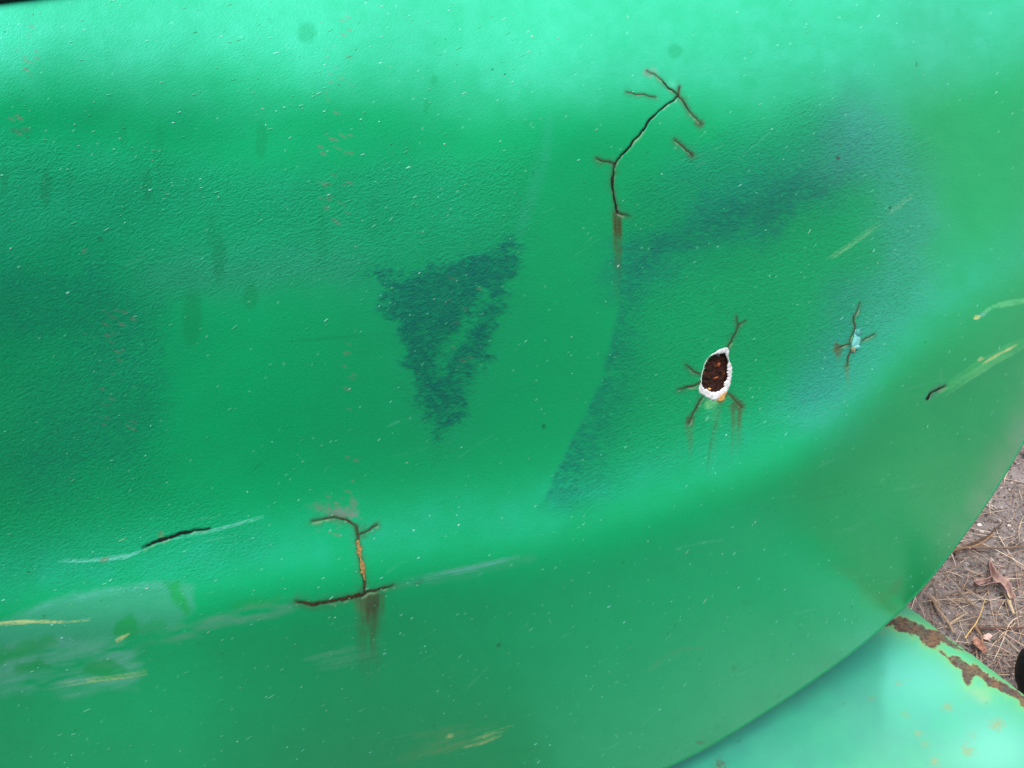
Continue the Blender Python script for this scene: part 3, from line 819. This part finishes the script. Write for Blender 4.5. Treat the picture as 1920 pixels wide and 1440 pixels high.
# pale chip of lifted paint
palech = simple('pale_lifted_paint', lin(130, 205, 196), .5, lin(90, 170, 160), 300)
flake('paint_chip', 1603, 640, 7, 15, palech, .0007, .25, 5); flake('paint_chip', 1608, 624, 7, 10, simple('teal_lifted_paint', lin(84, 172, 160), .5), .0006, .3, 6)
flake('paint_chip', 1599, 655, 4, 6, simple('tan_chip', lin(150, 150, 110), .7), .0009, .2, 7); flake('paint_chip', 1606, 650, 6, 4, palech, .0011, -.3, 8)

# flecks of pale overspray paint: hundreds, real thin blobs, joined
def flecks():
    Vv = []; Ff = []; Cc = []
    r = np.random.default_rng(44)
    N = 950
    k = 0
    while k < N:
        x = r.uniform(-20, 1930); y = r.uniform(-10, 1440)
        if not in_poly(np.array([x]), np.array([y]), EDGE_POLY)[0]: continue
        if abs(x - 1341) < 40 and abs(y - 702) < 58: continue
        dens = (.25 + 1.1 * max(0, float(noise(np.array([x]), np.array([y]), 110, 71, 2)[0]) + .25)) * (.35 + .7 * sstep(900, 1150, y) + .45 * (y < 420) * (x < 1000))
        if r.random() > dens: continue
        k += 1
        ln = min(6.5, 1.5 + r.exponential(1.5)) * (1.35 if y > 1000 and r.random() < .2 else 1)
        if r.random() < .05: ln *= 1.5
        wd = r.uniform(.6, 1.3) * (1.5 if r.random() < .12 else 1)
        # photographed droplets lean up to the right
        ang = -np.interp(x, [0, 900, 1900], [.35, .72, 1.0]) + r.normal(0, .12) + (.25 if y < 400 else 0)
        a = np.linspace(0, 2 * np.pi, 6, endpoint=False)
        u = np.cos(a) * ln; v = np.sin(a) * wd
        px = x + u * math.cos(ang) - v * math.sin(ang); py = y + u * math.sin(ang) + v * math.cos(ang)
        b0 = len(Vv)
        Vv += list(on_panel(px, py, .00012)); Vv.append(on_panel(np.array([x]), np.array([y]), .00035)[0])
        for i in range(6): Ff.append((b0 + 6, b0 + (i + 1) % 6, b0 + i))
        t_ = r.random(); base = lin(96, 200, 166) * (1 - t_) + lin(150, 222, 206) * t_
        if r.random() < .08: base = lin(190, 205, 190)
        if r.random() < .04: base = lin(30, 80, 60)
        kk = min(1.0, .12 + r.exponential(.32)); base = base * kk + BASE * (1 - kk)
        Cc += [base] * 7
    return np.array(Vv), np.array(Ff), np.array(Cc)
Vv, Ff, Cc = flecks()
fm = Mat('overspray_fleck', .5); fm.l(fm.attr('marks').outputs['Color'], fm.b.inputs['Base Color'])
fo = mesh_from('paint_fleck', Vv, Ff, fm.m); set_color(fo, 'marks', Cc); fo['kind'] = 'stuff'; under(fo)

# added black strip in place of the dark gap at the top left corner
def tube(name, P, rad, mat, n=8, parent=None, taper=None, flat=1.0):
    P = np.array(P, float); T = np.gradient(P, axis=0); T /= np.linalg.norm(T, axis=1, keepdims=True)
    up = np.array([0, 0, 1.0]); S = np.cross(T, up); S /= np.linalg.norm(S, axis=1, keepdims=True) + 1e-9; U = np.cross(S, T)
    a = np.linspace(0, 2 * np.pi, n + 1)
    rr = np.full(len(P), rad) if taper is None else rad * np.asarray(taper)
    Vt = P[:, None] + S[:, None] * (np.cos(a) * 1)[None, :, None] * rr[:, None, None] + U[:, None] * (np.sin(a) * flat)[None, :, None] * rr[:, None, None]
    return mesh_from(name, Vt.reshape(-1, 3), grid_faces(len(P), n + 1)[:, ::-1], mat)
rubber = simple('black_rubber_and_dark_gap', lin(24, 30, 28), .6, lin(14, 18, 16), 200, .0004)
sx = np.linspace(-380, 200, 40)
under(tube('dark_gap_strip', on_panel(sx, -3 - (sx - 0) * .12 + 0 * sx, .001), .0032, rubber))

# ------------------------------------------------------------------ the lower sheet with the rusted edge
SK, S0 = 0.25, 0.12                            # the sheet lies on z = S0 + SK * x
def at_sheet(px, py):
    a = (px - W / 2) / FPX; b = (H / 2 - py) / FPX
    return unproj(px, py, (S0 - CAMZ) / (b * cP - sP - SK * a))
A0 = at_sheet(1690, 1116); A1 = at_sheet(1920, 1293)
ev = (A1 - A0) / np.linalg.norm(A1 - A0)
nv = np.array([-SK, 0, 1.0]) / math.hypot(1, SK)
fv = np.cross(nv, ev)
cen = at_sheet(1600, 1400)
if np.dot(cen - A0, fv) < 0: fv = -fv
ee = axis(-1.6, 1.2, -.04, .70, .0016, .03)
ff = np.concatenate([np.linspace(0, .62, 560), np.linspace(.6215, .63, 3)])
GE, GF = np.meshgrid(ee, ff)
S = A0 + GE[..., None] * ev + GF[..., None] * fv
PX, PY = proj(S)
Zoff = .010 * np.exp(-GF / .02) * -1 + .004 * noise(GE * 1000, GF * 1000, 160, 3, 2) + .03 * np.clip(.25 - GF, 0, 1) * 0
# mask: rust patches
def to_px(l): return [(1640 + x / 5.143, 1080 + y / 5.143) for x, y in l]
P1 = to_px([(60, 470), (120, 420), (200, 385), (330, 395), (450, 450), (560, 470), (660, 490), (760, 590), (900, 690), (820, 670), (740, 640), (650, 600), (600, 690), (540, 680), (480, 640), (440, 590), (330, 540), (250, 530), (190, 480)])
P2 = to_px([(640, 700), (720, 760), (800, 765), (900, 820), (1000, 850), (1080, 920), (1180, 960), (1320, 1030), (1440, 1100), (1700, 1290), (1700, 1400), (1440, 1240), (1360, 1160), (1260, 1110), (1200, 1090), (1100, 1050), (1060, 985), (970, 950), (940, 1020), (900, 1040), (860, 960), (830, 880), (760, 830), (690, 760), (600, 700)])
sxx = PX + 6 * noise(PX, PY, 10, 3, 3) + 2 * noise(PX, PY, 3, 5, 1); syy = PY + 6 * noise(PX, PY, 10, 13, 3) + 2 * noise(PX, PY, 3, 7, 1)
def sd_poly(poly):
    d, _ = seg_dist(sxx, syy, poly + [poly[0]])
    return np.where(in_poly(sxx, syy, poly), -d, d)
sd_ = np.minimum(sd_poly(P1), sd_poly(P2))
rust = 1 - sstep(-1.0, 1.0, sd_)
# flaked patches also run on past the picture's edge
extra = sstep(.1, .3, noise(GE * 1000, GF * 1000, 40, 5, 3)) * (GF < .05) * (PX > 1960)
rust = np.maximum(rust, extra)
C2 = np.zeros(GE.shape + (3,)) + lin(44, 130, 108)
def mixc(Cx, m, rgb, k=1):
    m = (np.clip(m, 0, 1) * k)[..., None]; return Cx * (1 - m) + lin(*rgb) * m
C2 = mixc(C2, sstep(-.2, .5, noise(PX, PY, 150, 8, 3)), (34, 134, 102), .6)
def sblob(cx, cy, rx, ry_, s_=1): return np.exp(-(((PX - cx) / rx) ** 2 + ((PY - cy) / ry_) ** 2))
C2 = mixc(C2, sstep(1640, 1672, PX + 8 * noise(PX, PY, 60, 2, 2)) * sblob(1730, 1270, 130, 90), (74, 164, 144), .8)
C2 = mixc(C2, sblob(1870, 1400, 90, 70), (92, 172, 152), .7)
C2 = mixc(C2, np.exp(-np.maximum(sd_, 0) / 16.0) * sstep(0, 14, GF * 1000), (100, 164, 96), .8)
C2 = mixc(C2, sstep(.0, .004, -GF + .012), (86, 144, 90), .8)
C2 = mixc(C2, sblob(1836, 1296, 16, 10) * 1.0 + sblob(1846, 1310, 14, 10), (150, 160, 96), .3)
for (x, y, s_, k, rgb) in [(1537.5, 1265.6, 7, .8, (70, 100, 50)), (1580.6, 1318, 5, .7, (70, 110, 60)), (1634, 1310.6, 6, .6, (120, 130, 60)), (1685, 1282.5, 6, .6, (150, 150, 80)), (1697, 1340.6, 7, .5, (130, 150, 80)),
                           (1777.5, 1325.6, 10, .6, (150, 150, 80)), (1869, 1357.5, 12, .75, (160, 140, 70)), (1815, 1406, 12, .75, (150, 140, 70)), (1721, 1376, 7, .6, (150, 150, 80)), (1732.5, 1395, 9, .5, (130, 150, 80)),
                           (1753, 1429, 9, .7, (150, 140, 70)), (1350, 1432, 11, .95, (84, 60, 40)), (1545, 1480, 10, .7, (120, 110, 60)), (1900, 1480, 16, .7, (130, 110, 60)), (1822, 1378, 8, .35, (140, 150, 90)), (1386, 1388, 4, .5, (30, 80, 60)), (1655, 1262, 3, .5, (60, 110, 80)), (1850, 1318, 3, .5, (60, 120, 80))]:
    r_ = np.hypot(PX - x, PY - y) / s_ + 1.1 * noise(PX, PY, 5, int(x), 3)
    C2 = mixc(C2, 1 - sstep(-.1, 1.5, r_), tuple(np.array(rgb) * np.array([.85, .78, .7])), k * .75)
rn = noise(PX, PY, 22, 6, 3)
rc = (lin(78, 52, 44) * (1 - sstep(-.4, .5, rn))[..., None] + lin(104, 62, 42) * sstep(-.4, .5, rn)[..., None])
rc = mixc(rc, sstep(.2, .6, noise(PX, PY, 30, 16, 2)), (66, 48, 52), .8)
C2 = C2 * (1 - rust[..., None]) + rc * rust[..., None]
rimr = (1 - sstep(.5, 3.0, np.abs(sd_ - 1.5))) * (1 - rust) * .55
C2 = mixc(C2, rimr, (130, 120, 70), .6)
rough2 = .38 + .45 * rust
S[..., 2] += Zoff - .0007 * rust + .0004 * noise(PX, PY, 4, 4, 2) * rust
sheetm = Mat('pale_green_paint', .4)
m = sheetm
tc = m.n('ShaderNodeTexCoord')
nz = m.noise(tc.outputs['Object'], 220, 3, .6); nz3 = m.noise(tc.outputs['Object'], 30, 3, .6)
cc = m.mix(m.rng(nz3.outputs[0], .3, .7, 0, .2), m.attr('marks').outputs['Color'], lin(50, 170, 118).tolist())
cc = m.mix(m.math('MULTIPLY', m.attr('rust').outputs['Fac'], m.rng(nz.outputs[0], .45, .62)), cc, lin(66, 44, 40).tolist())
m.l(cc, m.b.inputs['Base Color']); m.l(m.attr('gloss').outputs['Fac'], m.b.inputs['Roughness'])
m.bump(nz.outputs[0], .0008, m.math('ADD', m.math('MULTIPLY', m.attr('rust').outputs['Fac'], .8), .06))
root2 = empty('metal_sheet', tuple((A0 + .3 * fv).tolist()))
tag(root2, 'pale green sheet metal below the big panel, its outer edge eaten by brown rust', 'metal sheet')
bpy.context.view_layer.update()
sk2 = mesh_from('sheet_skin', S.reshape(-1, 3), grid_faces(*GE.shape), m.m)
me = sk2.data
# make sure the painted side faces up
if me.polygons[0].normal.z < 0: me.flip_normals()
set_color(sk2, 'marks', C2); set_float(sk2, 'gloss', rough2); set_float(sk2, 'rust', rust)
under(sk2, root2)
# turned-down outer lip
Le = ee; top_edge = S[0]
rows = [top_edge]
for o_, dn in [(.0015, .001), (.0035, .0035), (.004, .007), (.0035, .03), (-.01, .032)]:
    rows.append(top_edge - fv * (o_ + .0012 * noise(Le * 1000, Le * 0, 9, 4, 2)[:, None]) - np.array([0, 0, dn]))
rv = np.array(rows)
lip = mesh_from('edge_lip', rv.reshape(-1, 3), grid_faces(rv.shape[0], rv.shape[1])[:, ::-1], m.m)
lc = np.tile(C2[0][None], (rv.shape[0], 1, 1)); set_color(lip, 'marks', lc)
set_float(lip, 'gloss', np.full(rv.shape[0] * rv.shape[1], .55)); set_float(lip, 'rust', np.tile(rust[0], (rv.shape[0], 1)))
under(lip, root2)

# ------------------------------------------------------------------ ground
gxs = axis(-400, 400, .3, 2.4, .006, 1e9)
gys = axis(-400, 400, .7, 2.5, .006, 1e9)
GX, GY = np.meshgrid(gxs, gys)
k_ = (np.abs(GX - 1.3) < 4) & (np.abs(GY - 1.5) < 4)
nearw = np.clip(1 - (np.hypot(GX - 1.3, GY - 1.5) - 2) / 3, 0, 1)
def gh(x, y):
    X_, Y_ = x * 1000 + 9000, y * 1000 + 9000
    return (.012 * noise(X_, Y_, 260, 2, 2) + .005 * noise(X_, Y_, 60, 12, 3) + .0022 * noise(X_, Y_, 18, 22, 2))
GZ = gh(GX, GY) * nearw
gm = Mat('sandy_dirt', .95, .2)
tc = gm.n('ShaderNodeTexCoord')
a = gm.noise(tc.outputs['Object'], 14, 6, .7); b = gm.noise(tc.outputs['Object'], 90, 5, .7); d_ = gm.noise(tc.outputs['Object'], 420, 3, .6)
c = gm.mix(gm.rng(a.outputs[0], .35, .65), lin(160, 148, 144).tolist(), lin(122, 110, 104).tolist())
c = gm.mix(gm.rng(b.outputs[0], .50, .64), c, lin(80, 68, 62).tolist())
c = gm.mix(gm.rng(d_.outputs[0], .58, .70), c, lin(176, 162, 156).tolist())
gm.l(c, gm.b.inputs['Base Color'])
hh = gm.math('ADD', b.outputs[0], gm.math('MULTIPLY', d_.outputs[0], .4)); gm.bump(hh, .012, 1)
g = mesh_from('ground', np.stack([GX, GY, GZ], -1).reshape(-1, 3), grid_faces(*GX.shape)[:, ::-1], gm.m)
if g.data.polygons[0].normal.z < 0: g.data.flip_normals()
tag(g, 'grey brown sandy dirt ground beyond the panels', kind='structure')

# pine needles
def needle_mesh(N, seed, x0, x1, y0, y1, L0, L1, rad, zadd):
    r = np.random.default_rng(seed)
    cx = r.uniform(x0, x1, N); cy = r.uniform(y0, y1, N)
    # clumps
    kk = r.random(N) < .62
    nclump = 60; qx = r.uniform(x0, x1, nclump); qy = r.uniform(y0, y1, nclump); ci = r.integers(0, nclump, N)
    cx = np.where(kk, qx[ci] + r.normal(0, .07, N), cx); cy = np.where(kk, qy[ci] + r.normal(0, .07, N), cy)
    ang = r.normal(.5, .9, N); ln = r.uniform(L0, L1, N); bend = r.normal(0, .25, N)
    segs = 5
    s = np.linspace(-.5, .5, segs)
    th_ = ang[:, None] + bend[:, None] * s[None]
    px = cx[:, None] + ln[:, None] * s[None] * np.cos(th_); py = cy[:, None] + ln[:, None] * s[None] * np.sin(th_)
    pz = gh(px, py) + zadd + r.uniform(0, .012, N)[:, None] + r.normal(0, .006, N)[:, None] * s[None]
    P = np.stack([px, py, pz], -1)
    T = np.gradient(P, axis=1); T /= np.linalg.norm(T, axis=2, keepdims=True)
    Sx = np.cross(T, [0, 0, 1.0]); Sx /= np.linalg.norm(Sx, axis=2, keepdims=True)
    U = np.array([0, 0, 1.0])
    rr = (rad * r.uniform(.7, 1.4, N))[:, None, None] * np.array([.5, 1, 1, 1, .35])[None, :, None]
    V3 = np.stack([P + Sx * rr, P + U * rr, P - Sx * rr], 2)      # N,segs,3,3
    base = (np.arange(N) * segs * 3)[:, None, None]
    Fl = []
    for k in range(segs - 1):
        for e in range(2):
            Fl.append(np.stack([base[:, 0, 0] + k * 3 + e, base[:, 0, 0] + k * 3 + e + 1, base[:, 0, 0] + (k + 1) * 3 + e + 1, base[:, 0, 0] + (k + 1) * 3 + e], -1))
    F_ = np.concatenate(Fl)
    pal = np.array([lin(150, 122, 106), lin(172, 144, 122), lin(112, 92, 78), lin(96, 84, 78), lin(196, 176, 152), lin(136, 108, 90)])
    cc = pal[r.integers(0, len(pal), N)] * r.uniform(.7, 1.15, N)[:, None]
    return V3.reshape(-1, 3), F_, np.repeat(cc, segs * 3, 0)
nm = Mat('dry_needle', .7, .3); nm.l(nm.attr('marks').outputs['Color'], nm.b.inputs['Base Color'])
v_, f_, c_ = needle_mesh(6800, 5, .45, 2.1, .75, 2.2, .03, .12, .00055, .002)
no = mesh_from('pine_needles', v_, f_, nm.m); set_color(no, 'marks', c_)
tag(no, 'brown pine needle litter spread over the dirt', 'pine needles', kind='stuff')
# bark crumbs, grit and leaf bits
def crumbs(N, seed):
    r = np.random.default_rng(seed)
    x = r.uniform(.45, 2.1, N); y = r.uniform(.75, 2.2, N); s = r.uniform(.001, .0042, N) * r.uniform(.5, 1.3, N)
    z = gh(x, y) + s * .25
    rot = r.uniform(0, 6.28, N)
    base = np.array([(-1, -.6, -.3), (1, -.5, -.3), (.8, .6, -.3), (-.8, .5, -.3), (-.5, -.4, .35), (.6, -.2, .3), (.4, .4, .4), (-.6, .3, .25)])
    Fb = np.array([(4, 5, 6, 7), (0, 1, 5, 4), (1, 2, 6, 5), (2, 3, 7, 6), (3, 0, 4, 7)])
    bb = base[None] * (1 + r.uniform(-.3, .3, (N, 8, 3)))
    bb = bb * s[:, None, None] * np.stack([np.ones(N), np.ones(N), r.uniform(.3, 1, N)], -1)[:, None]
    cx_, sx_ = np.cos(rot)[:, None], np.sin(rot)[:, None]
    xx = bb[..., 0] * cx_ - bb[..., 1] * sx_; yy = bb[..., 0] * sx_ + bb[..., 1] * cx_
    V_ = np.stack([xx + x[:, None], yy + y[:, None], bb[..., 2] + z[:, None]], -1).reshape(-1, 3)
    F_ = (Fb[None] + (np.arange(N) * 8)[:, None, None]).reshape(-1, 4)
    pal = np.array([lin(110, 96, 88), lin(78, 68, 62), lin(140, 126, 118), lin(164, 150, 142), lin(128, 106, 92), lin(60, 54, 50)])
    cc = pal[r.integers(0, len(pal), N)]
    return V_, F_, np.repeat(cc, 8, 0)
v_, f_, c_ = crumbs(22000, 8)
co = mesh_from('bark_crumbs', v_, f_, nm.m, smooth=False); set_color(co, 'marks', c_)
tag(co, 'fine bark crumbs and grit scattered among the needles', 'forest litter', kind='stuff')

# twigs one can pick out
def twig(name, pts, rad, rgb, label, group=None, lift=.012):
    p = resample(pts, 12); w_ = []
    for i, (x, y) in enumerate(p):
        g_ = at_plane(x, y, .0)
        w_.append(g_)
    w_ = np.array(w_); w_[:, 2] = gh(w_[:, 0], w_[:, 1]) + lift
    n_ = len(w_)
    w_[:, :2] += np.stack([noise(np.arange(n_) * 1., np.zeros(n_), 4, int(rad * 1e5) + int(p[0, 0]), 2), noise(np.arange(n_) * 1., np.zeros(n_) + 5, 4, 31, 2)], -1) * .004
    mat = simple(name + '_bark', rgb, .85, rgb * .55, 250, .0006, .2)
    o = tube(name, w_, rad, mat, 7, taper=1 - .5 * np.linspace(0, 1, n_))
    return tag(o, label, 'twig', group or 'twigs on the dirt')
twig('twig', [(1790, 1042), (1815, 1025), (1850, 1008), (1878, 985)], .0028, lin(96, 74, 58), 'dark twig rising to the right beside the panel edge, uppermost of the twigs')
twig('twig', [(1812, 1035), (1840, 1022), (1866, 1003)], .0022, lin(160, 122, 92), 'short tan twig lying just below the dark twig by the panel edge')
twig('twig', [(1786, 1036), (1830, 1030), (1880, 1030), (1960, 1026)], .0028, lin(130, 104, 84), 'long straight brown twig lying level above the large dry leaf')
twig('twig', [(1885, 1120), (1892, 1140), (1898, 1160)], .0044, lin(196, 172, 140), 'pale bare stub of twig just below the large dry leaf', lift=.014)
twig('twig', [(1748, 1128), (1760, 1150), (1778, 1175), (1786, 1192)], .0038, lin(168, 140, 116), 'thick tan twig lying along the rusted sheet edge')
twig('twig', [(1775, 1178), (1795, 1165), (1812, 1154)], .0028, lin(176, 152, 126), 'short pale twig crossing towards the thick tan twig')
twig('twig', [(1826, 1178), (1838, 1196), (1840, 1220)], .0030, lin(150, 118, 92), 'curved brown twig beside the yellow needle')
twig('twig', [(1836, 1183), (1880, 1184), (1960, 1180)], .0028, lin(104, 76, 64), 'dark brown twig running level to the right below the leaf')
twig('twig', [(1796, 1112), (1815, 1135), (1830, 1142)], .0026, lin(140, 118, 100), 'bent grey brown twig left of the large dry leaf')
yn = twig('pine_needle', [(1804, 1208), (1822, 1182), (1835, 1150), (1844, 1130)], .0012, lin(216, 176, 110), 'bright yellow pine needle standing out on the litter beside the rusted edge', lift=.02)
yn['category'] = 'pine needle'; del yn['group']

# leaves
def leaf(name, outline, ccx, ccy, curl, rgb, rgb2, label, lift=.012, seed=1, veins=None):
    poly = resample(outline, 5, closed=True)
    poly = poly + np.stack([noise(poly[:, 0], poly[:, 1], 8, seed, 2), noise(poly[:, 0], poly[:, 1], 8, seed + 4, 2)], -1) * 1.6
    c = np.array([ccx, ccy], float)
    mid = np.array(veins, float) if veins is not None else None
    rows = []
    for f in (1.0, .8, .6, .4, .2, .04):
        if mid is not None:
            # pull towards the closest point of the leaf's veins, so lobes stay thin
            pr = []
            for pnt in poly:
                best = None
                for i in range(len(mid) - 1):
                    a_, b_ = mid[i], mid[i + 1]; dd = b_ - a_
                    t_ = np.clip(np.dot(pnt - a_, dd) / (np.dot(dd, dd) + 1e-9), 0, 1); qn = a_ + dd * t_
                    dq = np.hypot(*(pnt - qn))
                    if best is None or dq < best[0]: best = (dq, qn)
                pr.append(best[1])
            pr = np.array(pr); pp = pr + (poly - pr) * f
        else: pp = c + (poly - c) * f
        g_ = at_plane(pp[:, 0], pp[:, 1], 0)
        z = gh(g_[:, 0], g_[:, 1]) + lift + curl * f * f * (1 + .6 * noise(pp[:, 0], pp[:, 1], 30, seed, 2)) + .003 * noise(pp[:, 0], pp[:, 1], 10, seed + 9, 2)
        g_[:, 2] = z; rows.append(g_)
    rv = np.array(rows); rv = np.concatenate([rv, rv[:, :1]], 1)
    mm = simple(name + '_skin', rgb, .7, rgb2, 90, .0012, .3)
    o = mesh_from(name, rv.reshape(-1, 3), grid_faces(rv.shape[0], rv.shape[1]), mm)
    so = o.modifiers.new('thick', 'SOLIDIFY'); so.thickness = .0006
    return tag(o, label, 'leaf', 'fallen leaves on the dirt')
leaf('oak_leaf', [(1848, 1060), (1858, 1078), (1868, 1092), (1884, 1096), (1890, 1110), (1896, 1130), (1889, 1134), (1880, 1118), (1866, 1106), (1848, 1108), (1830, 1108), (1818, 1100), (1838, 1096), (1852, 1094), (1850, 1078)],
     1862, 1098, .012, lin(168, 136, 126), lin(128, 102, 94), 'large curled pinkish brown oak leaf with pointed lobes on the dirt', .016, 3, [(1849, 1066), (1860, 1092), (1826, 1103), (1860, 1096), (1880, 1106), (1892, 1130)])
leaf('oak_leaf', [(1816, 1208), (1826, 1204), (1836, 1212), (1842, 1222), (1846, 1230), (1838, 1234), (1830, 1224), (1820, 1218)], 1829, 1216, .006, lin(168, 122, 104), lin(112, 76, 62), 'small crumpled reddish leaf against the rusted sheet edge', .016, 5)
leaf('oak_leaf', [(1840, 1196), (1850, 1192), (1857, 1198), (1852, 1203), (1843, 1202)], 1848, 1198, .003, lin(214, 176, 164), lin(190, 150, 140), 'tiny pale pink leaf fragment right of the yellow needle', .012, 7)
leaf('oak_leaf', [(1912, 856), (1926, 848), (1940, 858), (1930, 870), (1914, 866)], 1925, 860, .004, lin(186, 130, 84), lin(150, 90, 50), 'orange leaf at the right edge where the panel meets the ground', .012, 9)

# pebbles
def pebble(px, py, r_, rgb, label):
    c = at_plane(px, py, 0); c[2] = gh(c[0], c[1]) + r_ * .4
    u = np.linspace(0, np.pi, 9); v = np.linspace(0, 2 * np.pi, 13)
    UU, VV = np.meshgrid(u, v, indexing='ij')
    rad = r_ * (1 + .2 * noise(VV * 3 + 5, UU * 3 + px, 1.6, 3, 2))
    rad[:, -1] = rad[:, 0]
    P = np.stack([np.sin(UU) * np.cos(VV) * rad * 1.3, np.sin(UU) * np.sin(VV) * rad, np.cos(UU) * rad * .7], -1) + c
    o = mesh_from('pebble', P.reshape(-1, 3), grid_faces(*UU.shape), simple('pebble_stone', rgb, .8, rgb * .7, 300, .0008))
    tag(o, label, 'pebble', 'pale pebbles on the dirt')
pebble(1838, 981, .0042, lin(220, 208, 202), 'small white pebble on bare dirt above the twigs')
pebble(1842, 995, .0040, lin(205, 190, 182), 'second pale pebble, just below the small white one')
pebble(1893, 984, .0035, lin(215, 200, 190), 'pale grit pebble near the right edge above the twigs')

# ------------------------------------------------------------------ black wheel at the right edge
wc = at_plane(2071, 1290, .12)
root3 = empty('small_wheel', (float(wc[0]), float(wc[1]), 0.0))
tag(root3, 'black rubber wheel just entering at the right edge beyond the rusted sheet', 'wheel')
bpy.context.view_layer.update()
def torus(name, Rm, r1, r2, mat, tread=0):
    nu, nv = 96, 20
    u = np.linspace(0, 2 * np.pi, nu + 1); v = np.linspace(0, 2 * np.pi, nv + 1)
    UU, VV = np.meshgrid(u, v, indexing='ij')
    sq = lambda a: np.sign(a) * np.abs(a) ** .75
    rr = Rm + r1 * sq(np.cos(VV)) - tread * ((np.floor(UU / (2 * np.pi) * 48) % 2) * (np.cos(VV) > .6))
    P = np.stack([np.cos(UU) * rr, r2 * sq(np.sin(VV)), np.sin(UU) * rr], -1)
    ang = R(-25); c_, s_ = math.cos(ang), math.sin(ang)
    P = np.stack([P[..., 0] * c_ - P[..., 1] * s_, P[..., 0] * s_ + P[..., 1] * c_, P[..., 2]], -1) + np.array([wc[0], wc[1], .125])
    return mesh_from(name, P.reshape(-1, 3), grid_faces(*UU.shape), mat)
under(torus('tyre', .095, .03, .028, rubber, .003), root3)
under(torus('rim', .045, .022, .02, simple('dark_rim', lin(50, 52, 50), .5)), root3)
